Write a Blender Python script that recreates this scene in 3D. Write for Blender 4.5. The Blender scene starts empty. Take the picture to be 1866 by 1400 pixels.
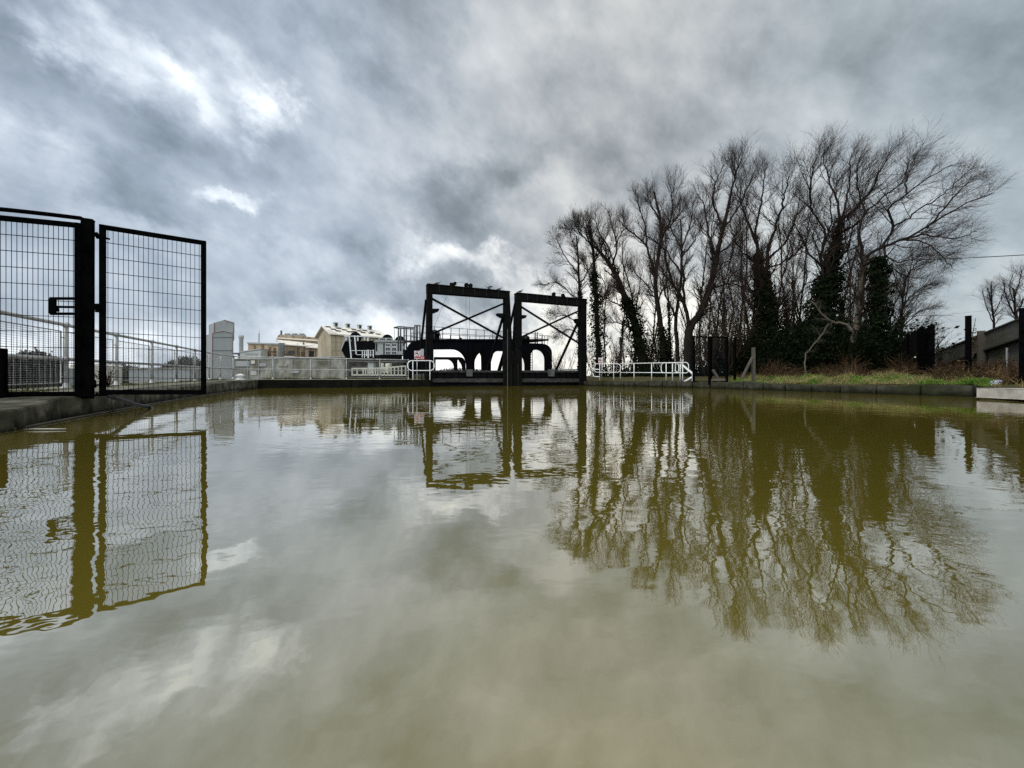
import bpy, bmesh, math
import numpy as np
from mathutils import Vector, Matrix

# ------------------------------------------------------------------ basics
F, CX, HY, CAMH = 700.0, 933.0, 690.0, 0.5      # photo focal length / centre / horizon row (photo pixels), camera height
scene = bpy.context.scene
COL = scene.collection
R = np.random.default_rng(7)

def P(px, py, d):
    return Vector(((px - CX) / F * d, d, CAMH + (HY - py) / F * d))

class Plane:
    """a vertical plane through two ground points; turns a pixel into a point on it"""
    def __init__(s, a, b):
        s.a = Vector((a[0], a[1])); s.t = (Vector((b[0], b[1])) - s.a).normalized()
        s.n = Vector((-s.t.y, s.t.x))
        if s.n.dot(s.a) < 0: s.n = -s.n
    def depth(s, px):
        u = (px - CX) / F
        # a.x + k t.x = u (a.y + k t.y)
        k = (u * s.a.y - s.a.x) / (s.t.x - u * s.t.y)
        return s.a.y + k * s.t.y
    def pt(s, px, py, off=0.0):
        p = P(px, py, s.depth(px))
        return p + Vector((s.n.x, s.n.y, 0)) * off

# ------------------------------------------------------------------ materials
def _nodes(m):
    m.use_nodes = True
    nt = m.node_tree; nt.nodes.clear()
    return nt, nt.nodes, nt.links

def pm(name, c1, c2=None, scale=3.0, rough=0.7, bump=0.0, metal=0.0, stretch=(1, 1, 1), detail=6, lo=0.35, hi=0.65,
       c3=None, scale3=1.0, spec=0.4, wet=None, lo3=0.45, hi3=0.7):
    m = bpy.data.materials.new(name); nt, N, L = _nodes(m)
    out = N.new('ShaderNodeOutputMaterial'); b = N.new('ShaderNodeBsdfPrincipled')
    L.new(b.outputs[0], out.inputs[0])
    b.inputs['Roughness'].default_value = rough; b.inputs['Metallic'].default_value = metal
    b.inputs['Specular IOR Level'].default_value = spec
    b.inputs['Base Color'].default_value = (*c1, 1)
    if c2 is None: return m
    g = N.new('ShaderNodeNewGeometry'); mp = N.new('ShaderNodeMapping'); mp.inputs['Scale'].default_value = stretch
    L.new(g.outputs['Position'], mp.inputs[0])
    n = N.new('ShaderNodeTexNoise'); n.inputs['Scale'].default_value = scale; n.inputs['Detail'].default_value = detail
    n.inputs['Roughness'].default_value = 0.62
    L.new(mp.outputs[0], n.inputs['Vector'])
    r = N.new('ShaderNodeMapRange'); r.inputs[1].default_value = lo; r.inputs[2].default_value = hi
    L.new(n.outputs['Fac'], r.inputs[0])
    mx = N.new('ShaderNodeMix'); mx.data_type = 'RGBA'
    mx.inputs[6].default_value = (*c1, 1); mx.inputs[7].default_value = (*c2, 1)
    L.new(r.outputs[0], mx.inputs[0]); col = mx.outputs[2]
    if c3 is not None:
        n3 = N.new('ShaderNodeTexNoise'); n3.inputs['Scale'].default_value = scale3; n3.inputs['Detail'].default_value = 5
        L.new(g.outputs['Position'], n3.inputs['Vector'])
        r3 = N.new('ShaderNodeMapRange'); r3.inputs[1].default_value = lo3; r3.inputs[2].default_value = hi3
        L.new(n3.outputs['Fac'], r3.inputs[0])
        m3 = N.new('ShaderNodeMix'); m3.data_type = 'RGBA'; L.new(r3.outputs[0], m3.inputs[0])
        L.new(col, m3.inputs[6]); m3.inputs[7].default_value = (*c3, 1); col = m3.outputs[2]
    if wet is not None:                      # algae stain up to a wavy tide line
        z0, z1, wc = wet
        sp = N.new('ShaderNodeSeparateXYZ'); L.new(g.outputs['Position'], sp.inputs[0])
        ma = N.new('ShaderNodeMath'); ma.operation = 'MULTIPLY_ADD'; ma.inputs[1].default_value = 0.25
        L.new(n.outputs['Fac'], ma.inputs[0]); L.new(sp.outputs[2], ma.inputs[2])
        rw = N.new('ShaderNodeMapRange'); rw.inputs[1].default_value = z1 + .12; rw.inputs[2].default_value = z0 + .12
        L.new(ma.outputs[0], rw.inputs[0])
        mw = N.new('ShaderNodeMix'); mw.data_type = 'RGBA'; L.new(rw.outputs[0], mw.inputs[0])
        L.new(col, mw.inputs[6]); mw.inputs[7].default_value = (*wc, 1); col = mw.outputs[2]
    L.new(col, b.inputs['Base Color'])
    if bump:
        bp = N.new('ShaderNodeBump'); bp.inputs['Strength'].default_value = 0.8; bp.inputs['Distance'].default_value = bump
        L.new(n.outputs['Fac'], bp.inputs['Height']); L.new(bp.outputs[0], b.inputs['Normal'])
    return m

M = {}
M['black'] = pm('black_paint', (.0015, .0015, .002), (.004, .0038, .004), 9, .7, .002, spec=0)
M['gantry'] = pm('weathered_black_steel', (.0025, .0025, .0025), (.008, .0075, .007), 4, .8, .004, c3=(.006, .007, .004), scale3=.6, spec=.06)
M['steelgrey'] = pm('worn_steel_edge', (.012, .012, .012), (.03, .028, .026), 6, .7, .002, spec=.2)
M['rustdark'] = pm('dark_rust_cladding', (.16, .115, .075), (.09, .062, .04), .8, .9, 0, stretch=(1, 1, .1))
M['wire'] = pm('coated_wire', (.006, .007, .014), (.01, .011, .02), 20, .6, spec=.02)
M['galv'] = pm('weathered_galvanised', (.42, .42, .40), (.30, .29, .27), 5, .55, .001, c3=(.16, .14, .11), scale3=3, metal=.2, lo3=.55, hi3=.8)
M['white'] = pm('white_paint', (.82, .82, .80), (.66, .66, .62), 5, .4, 0, c3=(.35, .31, .25), scale3=4, lo3=.6, hi3=.85)
M['conc'] = pm('old_concrete', (.14, .125, .095), (.24, .22, .17), 2.2, .9, .02, c3=(.07, .075, .03), scale3=.9, spec=.2)
M['coping'] = pm('mossy_coping', (.035, .032, .023), (.15, .135, .10), 3.2, .9, .03, lo=.4, hi=.68, c3=(.02, .025, .008), scale3=1.3, wet=(.02, .16, (.007, .007, .004)), spec=.1)
M['bankstone'] = pm('dark_bank_stone', (.022, .022, .015), (.06, .056, .042), 3.2, .9, .03, c3=(.02, .024, .008), scale3=1.2, wet=(.03, .2, (.008, .009, .004)), spec=.1)
M['paleconc'] = pm('pale_concrete', (.50, .46, .40), (.33, .30, .25), 3, .9, .01, c3=(.17, .15, .12), scale3=2.2, lo3=.5, hi3=.75)
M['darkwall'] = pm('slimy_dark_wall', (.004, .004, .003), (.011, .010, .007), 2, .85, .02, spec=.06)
M['tan'] = pm('stained_tan_cladding', (.50, .435, .315), (.35, .295, .205), .35, .9, 0, stretch=(1, 1, .12), c3=(.22, .17, .10), scale3=.12, lo3=.5, hi3=.75)
M['brown'] = pm('rust_streaked_cladding', (.42, .335, .225), (.23, .155, .09), .9, .9, 0, stretch=(1, 1, .08), c3=(.11, .08, .055), scale3=.45, lo3=.55, hi3=.75)
M['roofw'] = pm('pale_sheet_roof', (.78, .72, .62), (.6, .55, .47), .5, .8, 0, c3=(.4, .36, .3), scale3=.25, lo3=.55, hi3=.8)
M['greywall'] = pm('grey_cladding', (.33, .34, .325), (.27, .28, .27), .2, .7, 0, stretch=(1, 1, .1))
M['palegrey'] = pm('pale_grey_cladding', (.42, .43, .40), (.34, .34, .31), .3, .8, 0)
M['concw'] = pm('streaked_concrete_wall', (.33, .315, .265), (.15, .14, .11), .6, .9, 0, stretch=(1, 1, .5), lo=.36, hi=.6, c3=(.09, .09, .06), scale3=.22, lo3=.48, hi3=.68)
M['trim'] = pm('dull_red_trim', (.22, .12, .115))
M['dark'] = pm('dark_opening', (.012, .012, .013))
M['glass'] = pm('dark_glass', (.015, .017, .02), rough=.12, spec=.6)
M['hopper'] = pm('black_machinery', (.0025, .0025, .003), (.007, .0065, .007), 1.2, .7, spec=.08)
M['bluelift'] = pm('blue_black_steel', (.0025, .003, .0055), (.006, .006, .009), 1.5, .7, c3=(.006, .003, .0025), scale3=.8, spec=.06)
M['galvdark'] = pm('dull_galvanised', (.10, .10, .10), (.05, .05, .05), 4, .6)
M['red'] = pm('sign_red', (.42, .05, .05), rough=.4)
M['signw'] = pm('sign_white', (.8, .78, .75), rough=.4)
M['ink'] = pm('sign_black', (.01, .01, .01), rough=.4)
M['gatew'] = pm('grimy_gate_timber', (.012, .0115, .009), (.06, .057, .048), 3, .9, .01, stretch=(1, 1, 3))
M['bark'] = pm('dark_bark', (.009, .007, .0055), (.021, .015, .0115), 6, .95, .02, stretch=(1, 1, .25), spec=.15)
M['palebark'] = pm('pale_bark', (.13, .112, .082), (.05, .042, .031), 5, .9, .02, stretch=(1, 1, .4), c3=(.06, .05, .03), scale3=2, spec=.15)
M['twig'] = pm('brown_twig', (.022, .0145, .0115), (.04, .026, .020), 1.0, .9, spec=.15)
M['alder'] = pm('alder_twig', (.024, .017, .014), (.042, .03, .022), 1.0, .9, spec=.15)
M['sapl'] = pm('sapling_stem', (.022, .016, .011), (.05, .035, .02), .8, .9, spec=.15)
M['ivy'] = pm('ivy_leaf', (.0035, .0055, .0025), (.009, .014, .005), 5, .9, spec=.05)
M['grass'] = pm('bank_grass', (.075, .165, .014), (.14, .235, .03), 1.6, .8, c3=(.36, .30, .13), scale3=1.4, lo3=.49, hi3=.66, spec=.2)
M['soil'] = pm('bank_soil', (.05, .042, .02), (.075, .075, .025), 1.5, .95, .03, c3=(.09, .065, .03), scale3=.8, spec=.1)
M['bramble'] = pm('dead_bramble', (.065, .036, .018), (.03, .019, .010), 2.5, .9, c3=(.17, .11, .05), scale3=2.0, lo3=.55, hi3=.75, spec=.1)
M['thick'] = pm('thicket_stem', (.025, .018, .012), (.05, .033, .018), 1, .9, spec=.1)
M['dirt'] = pm('valley_floor', (.07, .065, .05), (.12, .115, .09), .03, .95, c3=(.06, .07, .035), scale3=.01)
M['wood'] = pm('grey_timber', (.085, .075, .055), (.05, .044, .032), 4, .9, .01, stretch=(1, 1, .2))
M['boards'] = pm('dark_weathered_boards', (.105, .10, .085), (.06, .057, .048), 2, .9, .01, stretch=(.3, .3, 14), detail=3, c3=(.06, .055, .025), scale3=.8)
M['farwood'] = pm('far_wood', (.045, .042, .036), (.07, .066, .055), .3, .95)
M['gullw'] = pm('gull_plumage', (.5, .5, .5), (.25, .26, .28), 6, .8)
M['gulld'] = pm('gull_grey', (.2, .21, .23))
M['bag'] = pm('pale_blue_plastic', (.5, .58, .75), (.38, .45, .62), 12, .35)
M['rubber'] = pm('black_rubber', (.008, .008, .008), rough=.6)

# ------------------------------------------------------------------ object bookkeeping
def tag(o, label=None, cat=None, group=None, kind=None):
    if label: o['label'] = label
    if cat: o['category'] = cat
    if group: o['group'] = group
    if kind: o['kind'] = kind
    return o

def thing(name, loc, label, cat, group=None):
    o = bpy.data.objects.new(name, None); COL.objects.link(o)
    o.location = loc; o.empty_display_size = .2
    return tag(o, label, cat, group)

def link(name, me, mat, parent=None):
    o = bpy.data.objects.new(name, me); COL.objects.link(o)
    if mat is not None and not me.materials: me.materials.append(mat)
    if parent is not None:
        base = parent
        off = Vector((0, 0, 0))
        while base is not None:
            off += base.location; base = base.parent
        o.parent = parent
        o.location = -off            # part geometry is authored in world coordinates
    return o

def mesh_arrays(name, V, Fq, smooth=True):
    me = bpy.data.meshes.new(name)
    V = np.asarray(V, np.float32); Fq = np.asarray(Fq, np.int32)
    k = Fq.shape[1]
    me.vertices.add(len(V)); me.vertices.foreach_set('co', V.ravel())
    me.loops.add(Fq.size); me.loops.foreach_set('vertex_index', Fq.ravel())
    me.polygons.add(len(Fq))
    me.polygons.foreach_set('loop_start', np.arange(0, Fq.size, k, dtype=np.int32))
    me.polygons.foreach_set('loop_total', np.full(len(Fq), k, np.int32))
    me.polygons.foreach_set('use_smooth', np.full(len(Fq), smooth, bool))
    me.update(calc_edges=True)
    return me

class MB:
    def __init__(s): s.v = []; s.f = []; s.sm = []
    def add(s, vs, fs, smooth=False):
        b = len(s.v); s.v += [tuple(v) for v in vs]
        s.f += [tuple(i + b for i in f) for f in fs]; s.sm += [smooth] * len(fs)
    def hexa(s, a):                      # 8 corners: 4 bottom loop, 4 top loop
        s.add(a, [(3, 2, 1, 0), (4, 5, 6, 7), (0, 1, 5, 4), (1, 2, 6, 5), (2, 3, 7, 6), (3, 0, 4, 7)])
    def box(s, c, sx, sy, sz, yaw=0.0):
        ca, sa = math.cos(yaw), math.sin(yaw); a = []
        for z in (-.5, .5):
            for x, y in ((-.5, -.5), (.5, -.5), (.5, .5), (-.5, .5)):
                X, Y = x * sx, y * sy
                a.append((c[0] + X * ca - Y * sa, c[1] + X * sa + Y * ca, c[2] + z * sz))
        s.hexa(a)
    def beam(s, p0, p1, w, h, side=None):   # rectangular bar between two points
        p0, p1 = Vector(p0), Vector(p1); t = (p1 - p0).normalized()
        sd = Vector(side) if side is not None else t.cross(Vector((0, 0, 1)))
        if sd.length < 1e-4: sd = Vector((1, 0, 0))
        sd = (sd - t * sd.dot(t)).normalized(); up = sd.cross(t).normalized()
        a = []
        for p in (p0, p1):
            for i, j in ((-1, -1), (1, -1), (1, 1), (-1, 1)):
                a.append(p + sd * (w / 2 * i) + up * (h / 2 * j))
        s.hexa(a)
    def poly(s, pts, ext):                 # polygon extruded by vector
        n = len(pts); e = Vector(ext); pts = [Vector(p) for p in pts]
        vs = pts + [p + e for p in pts]
        fs = [tuple(range(n)), tuple(range(2 * n - 1, n - 1, -1))]
        for i in range(n): fs.append((i, (i + 1) % n, n + (i + 1) % n, n + i))
        s.add(vs, fs)
    def pp(s, pl, pts, thick, off=0.0):    # pixel polygon on a vertical plane, extruded away
        q = [pl.pt(x, y, off) for x, y in pts]
        s.poly(q, (pl.n.x * thick, pl.n.y * thick, 0))
    def pr(s, pl, x0, y0, x1, y1, thick, off=0.0):
        s.pp(pl, [(x0, y0), (x1, y0), (x1, y1), (x0, y1)], thick, off)
    def tube(s, pts, r, K=8, closed=False, cap=True):
        pts = [Vector(p) for p in pts]; n = len(pts)
        rr = r if hasattr(r, '__len__') else [r] * n
        vs, fs = [], []; prev = None
        for i, p in enumerate(pts):
            if closed: t = pts[(i + 1) % n] - pts[i - 1]
            else: t = pts[min(i + 1, n - 1)] - pts[max(i - 1, 0)]
            t.normalize()
            if prev is None:
                u = t.cross(Vector((0.13, 0.21, 0.97)))
                if u.length < .05: u = t.cross(Vector((1, 0, 0)))
            else: u = prev - t * prev.dot(t)
            u.normalize(); prev = u; w = t.cross(u)
            for k in range(K):
                a = 2 * math.pi * k / K
                vs.append(p + (u * math.cos(a) + w * math.sin(a)) * rr[i])
        m = n if closed else n - 1
        for i in range(m):
            for k in range(K):
                j = (i + 1) % n
                fs.append((i * K + k, i * K + (k + 1) % K, j * K + (k + 1) % K, j * K + k))
        s.add(vs, fs, True)
        if cap and not closed:
            b = len(s.v) - len(vs)
            s.f += [tuple(b + k for k in reversed(range(K))), tuple(b + (n - 1) * K + k for k in range(K))]; s.sm += [False, False]
    def ball(s, c, r, K=10, sx=1, sy=1, sz=1):
        c = Vector(c); rings = 6; vs = [c + Vector((0, 0, -r * sz))]
        for i in range(1, rings):
            a = math.pi * i / rings - math.pi / 2
            for k in range(K):
                b = 2 * math.pi * k / K
                vs.append(c + Vector((r * sx * math.cos(a) * math.cos(b), r * sy * math.cos(a) * math.sin(b), r * sz * math.sin(a))))
        vs.append(c + Vector((0, 0, r * sz))); fs = []
        for k in range(K): fs.append((0, 1 + (k + 1) % K, 1 + k))
        for i in range(rings - 2):
            for k in range(K):
                a = 1 + i * K + k; b = 1 + i * K + (k + 1) % K
                fs.append((a, b, b + K, a + K))
        e = len(vs) - 1
        for k in range(K): fs.append((e, e - K + k, e - K + (k + 1) % K))
        s.add(vs, fs, True)
    def lathe(s, c, prof, K=14):
        pts = [(c[0], c[1], c[2] + z) for r, z in prof]
        s.tube([Vector(p) + Vector((0, 0, 1e-5 * i)) for i, p in enumerate(pts)], [r for r, z in prof], K)
    def build(s, name, mat, parent=None):
        me = bpy.data.meshes.new(name); me.from_pydata(s.v, [], s.f)
        me.polygons.foreach_set('use_smooth', s.sm); me.update()
        return link(name, me, M[mat] if isinstance(mat, str) else mat, parent)

def bevel(o, w=.008, seg=2):
    b = o.modifiers.new('bevel', 'BEVEL'); b.width = w; b.segments = seg; b.limit_method = 'ANGLE'
    return o

def smooth_path(pts, n):
    pts = [Vector(p) for p in pts]
    if len(pts) < 3: return [pts[0].lerp(pts[-1], i / (n - 1)) for i in range(n)]
    q = [pts[0] * 2 - pts[1]] + pts + [pts[-1] * 2 - pts[-2]]; out = []
    m = len(pts) - 1
    for i in range(n):
        x = i / (n - 1) * m; k = min(int(x), m - 1); t = x - k
        a, b, c, d = q[k:k + 4]
        out.append(.5 * (2 * b + (c - a) * t + (2 * a - 5 * b + 4 * c - d) * t * t + (3 * b - a - 3 * c + d) * t ** 3))
    return out

exec_parts = []
# ------------------------------------------------------------------ camera
cam_d = bpy.data.cameras.new('camera'); cam = bpy.data.objects.new('camera', cam_d); COL.objects.link(cam)
cam.location = (0, 0, CAMH); cam.rotation_euler = (math.pi / 2, 0, 0)
cam_d.sensor_width = 36; cam_d.lens = F / 1866 * 36; cam_d.shift_y = -10 / 1866
cam_d.clip_start = .05; cam_d.clip_end = 9000
scene.camera = cam

# ------------------------------------------------------------------ basin outline
GA, GB = (-5.15, 23.5), (5.3, 27.9)                 # gantry line
GP = Plane(GA, GB)
EL = [(-12.9, 19.5), (-11.35, 15.9), (-8.85, 10.9), (-6.65, 6.8), (-4.85, 3.7), (-4.0, 2.0), (-3.6, 0), (-3.4, -14)]   # left quay edge
ER = [(5.2, 27.85), (7.6, 23.6), (10.0, 19.4), (11.0, 15.5), (11.7, 12.3), (12.4, 10.35), (11.75, 9.1), (11.4, 8.0), (10.9, 5.0), (10.5, 1), (10, -14)]
FW = [(-12.9, 19.5), (-5.05, 23.38)]                 # far wall
def zedge_left(p): return .24 + .19 * min(1, max(0, (p[1] - 3.7) / 15.8))

# water sheet (runs a little under the walls)
wo = [(-13.6, 20.4), (-5.5, 23.9), (5.2, 28.3)] + [(x + .2, y + .1) for x, y in ER] + [(x - .2, y) for x, y in reversed(EL[1:])]
me = bpy.data.meshes.new('water'); me.from_pydata([(x, y, 0) for x, y in wo], [], [tuple(range(len(wo)))]); me.update()
if me.polygons[0].normal.z < 0: me.flip_normals()
water_mat = bpy.data.materials.new('murky_canal_water'); nt, N, L = _nodes(water_mat)
out = N.new('ShaderNodeOutputMaterial'); mixs = N.new('ShaderNodeMixShader'); L.new(mixs.outputs[0], out.inputs[0])
dif = N.new('ShaderNodeBsdfDiffuse'); glo = N.new('ShaderNodeBsdfGlossy'); glo.inputs['Roughness'].default_value = .012
fre = N.new('ShaderNodeLayerWeight'); fre.inputs['Blend'].default_value = .5
geo = N.new('ShaderNodeNewGeometry')
def wnoise(scale, stretch=(1, 1, 1), detail=2, rough=.5, dist=0.0, rot=0.0):
    mp = N.new('ShaderNodeMapping'); mp.inputs['Scale'].default_value = stretch; mp.inputs['Rotation'].default_value = (0, 0, rot)
    L.new(geo.outputs['Position'], mp.inputs[0])
    n = N.new('ShaderNodeTexNoise'); n.inputs['Scale'].default_value = scale; n.inputs['Detail'].default_value = detail
    n.inputs['Roughness'].default_value = rough; n.inputs['Distortion'].default_value = dist
    L.new(mp.outputs[0], n.inputs['Vector']); return n.outputs['Fac']
def wmath(op, a, b=None, c=None):
    n = N.new('ShaderNodeMath'); n.operation = op
    for i, x in enumerate((a, b, c)):
        if x is None: continue
        if isinstance(x, (int, float)): n.inputs[i].default_value = x
        else: L.new(x, n.inputs[i])
    return n.outputs[0]
patch = N.new('ShaderNodeMapRange'); patch.inputs[1].default_value = .40; patch.inputs[2].default_value = .64
patch.inputs[3].default_value = .25; patch.inputs[4].default_value = 1.0
L.new(wnoise(.32, (1, 1.2, 1), 3), patch.inputs[0])
rip = wmath('MULTIPLY_ADD', wnoise(3.6, (1, 1.7, 1), 2, .5, .4, .35), .0030, wmath('MULTIPLY', wnoise(10.5, (1, 1.5, 1), 2, .5, .3, .5), .0007))
hgt = wmath('MULTIPLY_ADD', rip, patch.outputs[0], wmath('MULTIPLY', wnoise(1.1, (1, 1.3, 1), 2, .5, .3), .003))
bp = N.new('ShaderNodeBump'); bp.inputs['Strength'].default_value = 1; bp.inputs['Distance'].default_value = 1.0
L.new(hgt, bp.inputs['Height'])
for s_ in (glo, fre): L.new(bp.outputs[0], s_.inputs['Normal'])
silt = N.new('ShaderNodeMix'); silt.data_type = 'RGBA'
silt.inputs[6].default_value = (.17, .13, .012, 1); silt.inputs[7].default_value = (.185, .152, .026, 1)
L.new(wnoise(.18, (1, 1, 1), 3), silt.inputs[0]); L.new(silt.outputs[2], dif.inputs['Color'])
L.new(wmath('MULTIPLY_ADD', wmath('POWER', fre.outputs['Facing'], 1.25), .71, .205), mixs.inputs[0]); L.new(dif.outputs[0], mixs.inputs[1]); L.new(glo.outputs[0], mixs.inputs[2])
tag(link('water', me, water_mat), kind='structure')

# valley floor: one sheet to the horizon
me = bpy.data.meshes.new('ground'); vs = [(0, 0, -13)]; fs = []; K = 64
for j, r in enumerate((60, 200, 700, 2500, 6000)):
    for k in range(K):
        a = 2 * math.pi * k / K; vs.append((r * math.cos(a), r * math.sin(a), -13))
for k in range(K): fs.append((0, 1 + k, 1 + (k + 1) % K))
for j in range(4):
    for k in range(K):
        a, b = 1 + j * K + k, 1 + j * K + (k + 1) % K; fs.append((a, a + K, b + K, b))
me.from_pydata(vs, [], fs); me.update(); tag(link('ground', me, M['dirt']), kind='structure')

# low hills on the far skyline
def hills(name, r, a0, a1, h, seed, depth=260):
    rg = np.random.default_rng(seed); n = 90; vs = []; fs = []
    ph = rg.uniform(0, 6, 6)
    for i in range(n):
        a = math.radians(a0 + (a1 - a0) * i / (n - 1)); t = i / (n - 1)
        hh = h * (.55 + .25 * math.sin(7 * t + ph[0]) + .12 * math.sin(19 * t + ph[1]) + .05 * math.sin(53 * t + ph[2])) * min(1, 8 * t, 8 * (1 - t)) + .02 * rg.random() * h
        for rr, z in ((r, -13), (r + depth * .3, -13 + (hh + 13) * .85), (r + depth * .5, hh), (r + depth, -13)):
            vs.append((rr * math.sin(a), rr * math.cos(a), z))
    for i in range(n - 1):
        for j in range(3):
            a = i * 4 + j; fs.append((a, a + 1, a + 5, a + 4))
    me = bpy.data.meshes.new(name); me.from_pydata(vs, [], fs); me.update()
    tag(link(name, me, M['farwood']), kind='structure')
hills('hills', 900, -75, 30, 17, 3)

# ------------------------------------------------------------------ walls with block joints
def resample(pts, step):
    out = [Vector(pts[0])]
    for a, b in zip(pts, pts[1:]):
        a, b = Vector(a), Vector(b); n = max(1, round((b - a).length / step))
        out += [a.lerp(b, (i + 1) / n) for i in range(n)]
    return out
def joint_wall(name, mat, pts, block, zfun, thick, zbot, outward, seed, jit=.02, gap=.03):
    """one continuous coping wall; narrow recessed joints separate its blocks"""
    rg = np.random.default_rng(seed)
    c = resample(pts, block); n = len(c); rows = []
    def off(i):
        a, b = c[max(i - 1, 0)], c[min(i + 1, n - 1)]; t = (b - a).normalized()
        o = Vector((-t.y, t.x)); return (o if o.dot(outward(c[i])) > 0 else -o), t
    for i in range(n):
        o, t = off(i); p = c[i]
        if 0 < i < n - 1:
            rows.append((p - t * gap, o, 0)); rows.append((p - t * gap * .7, o, .07)); rows.append((p + t * gap * .7, o, .07)); rows.append((p + t * gap, o, 0))
        else: rows.append((p, o, 0))
    vs, fs = [], []; cur = 0; dz = rg.normal(0, jit * .4)
    for i, (p, o, g) in enumerate(rows):
        if i % 4 == 1: dz = rg.normal(0, jit * .4); cur = rg.normal(0, jit * .5)
        z = zfun(p) + dz - (.02 if g else 0); q = p + o * (g + cur)
        e = .018
        vs += [(q.x, q.y, zbot), (q.x, q.y, z - e), (q.x + o.x * e, q.y + o.y * e, z), (p.x + o.x * thick, p.y + o.y * thick, z), (p.x + o.x * thick, p.y + o.y * thick, zbot)]
    for i in range(len(rows) - 1):
        for k in range(4): fs.append((i * 5 + k, i * 5 + k + 1, i * 5 + k + 6, i * 5 + k + 5))
    fs.append((0, 1, 2, 3, 4)); m = (len(rows) - 1) * 5; fs.append((m + 4, m + 3, m + 2, m + 1, m))
    me = bpy.data.meshes.new(name); me.from_pydata(vs, [], fs); me.update()
    bm = bmesh.new(); bm.from_mesh(me); bmesh.ops.recalc_face_normals(bm, faces=bm.faces); bm.to_mesh(me); bm.free()
    return link(name, me, M[mat])

left_out = lambda p: Vector((-.85, -.5)); far_out = lambda p: Vector((-.42, .9)); right_out = lambda p: Vector((p[0] + 1, p[1] - 9)) if p[1] > 11 else Vector((1, -.1))
tag(joint_wall('quay_wall', 'coping', EL, 1.25, zedge_left, .55, -1.2, left_out, 2, .06), 'mossy concrete coping wall edging the left quay under the mesh gates', 'wall')
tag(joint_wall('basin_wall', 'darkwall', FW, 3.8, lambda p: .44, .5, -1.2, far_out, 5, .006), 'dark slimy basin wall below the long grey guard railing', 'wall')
tag(joint_wall('bank_wall', 'bankstone', ER[:6], .95, lambda p: .34 - .05 * min(1, max(0, (24 - p[1]) / 10)), .42, -1.2, right_out, 9, .07), 'stone block wall along the waterline of the right bank', 'wall')

# left pavement strip and its embankment
def strip(name, mat, pts, prof, outward, seed=0, noise=0.0, sub=.7, kind='structure', smooth=True):
    rg = np.random.default_rng(seed); c = resample(pts, sub); n = len(c); m = len(prof); vs, fs = [], []
    for i, p in enumerate(c):
        a, b = c[max(i - 1, 0)], c[min(i + 1, n - 1)]; t = (b - a).normalized(); o = Vector((-t.y, t.x))
        if o.dot(outward(p)) < 0: o = -o
        for j, (dd, z) in enumerate(prof):
            zz = z(p) if callable(z) else z
            vs.append((p.x + o.x * dd, p.y + o.y * dd, zz + (rg.normal(0, noise) if 0 < j < m - 1 else 0)))
    for i in range(n - 1):
        for j in range(m - 1): fs.append((i * m + j, i * m + j + 1, (i + 1) * m + j + 1, (i + 1) * m + j))
    me = bpy.data.meshes.new(name); me.from_pydata(vs, [], fs); me.update()
    bm = bmesh.new(); bm.from_mesh(me); bmesh.ops.recalc_face_normals(bm, faces=bm.faces); bm.to_mesh(me); bm.free()
    if smooth: me.polygons.foreach_set('use_smooth', [True] * len(me.polygons))
    return tag(link(name, me, M[mat]), kind=kind)
strip('pavement', 'conc', [(-13.6, 21.2)] + EL, [(.5, lambda p: zedge_left(p) - .006), (1.0, lambda p: zedge_left(p) + .03), (1.55, lambda p: zedge_left(p) + .05)], left_out, 1, .006)
strip('embankment', 'dirt', [(-13.9, 22.5)] + EL, [(1.55, lambda p: zedge_left(p) + .05), (1.9, lambda p: zedge_left(p) - .4), (16, -13.2)], left_out, 1, .02)
strip('path', 'conc', FW, [(.48, .435), (.9, .46), (1.5, .47), (2.2, .1), (16, -13.2)], far_out, 3, .006)

# right bank terrain: star-shaped rows outwards from the basin
def hsh(x, y): return .5 * math.sin(x * 1.7 + 1.3 * math.sin(y * 1.1)) + .5 * math.sin(y * 2.3 + 1.7 * math.sin(x * .9))
rows = resample(ER, .5); prof = [(.40, .30), (.8, .37), (1.6, .46), (2.6, .55), (4, .62), (6, .68), (10, .76), (18, .8), (35, .9), (90, 1.0)]
vs, fs = [], []; m = len(prof) + 2
for p in rows:
    o = Vector((p.x - 1, p.y - 8)).normalized() if p.y > 9 else Vector((1, .1 * (p.y - 8) / 9)).normalized()
    vs.append((p.x + o.x * .4, p.y + o.y * .4, -.8))
    for d, z in prof: vs.append((p.x + o.x * d, p.y + o.y * d, z + (.035 * hsh(p.x + o.x * d, p.y + o.y * d) if d > .5 else 0) - .05 * min(1, max(0, (24 - p.y) / 10)) * (d < 2)))
    vs.append((p.x + o.x * 120, p.y + o.y * 120, -14))
for i in range(len(rows) - 1):
    for j in range(m - 1): fs.append((i * m + j, i * m + j + 1, (i + 1) * m + j + 1, (i + 1) * m + j))
b = len(vs)                                             # steep flank towards the valley on the far side
for j in range(m):
    x, y, z = vs[j]; vs.append((x - 3.5, y + 1.2, -14))
for j in range(m - 1): fs.append((j, j + 1, b + j + 1, b + j))
me = bpy.data.meshes.new('bank'); me.from_pydata(vs, [], fs); me.update()
bm = bmesh.new(); bm.from_mesh(me); bmesh.ops.recalc_face_normals(bm, faces=bm.faces); bm.to_mesh(me); bm.free()
me.polygons.foreach_set('use_smooth', [True] * len(me.polygons))
tag(link('bank', me, M['soil']), kind='structure')
def bank_z(x, y):
    best = min(((Vector((x, y)) - p).length for p in rows))
    return float(np.interp(best, [d for d, z in prof], [z for d, z in prof])) + (.035 * hsh(x, y) if best > .5 else 0) - (.05 if best < 2 else 0)

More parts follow.
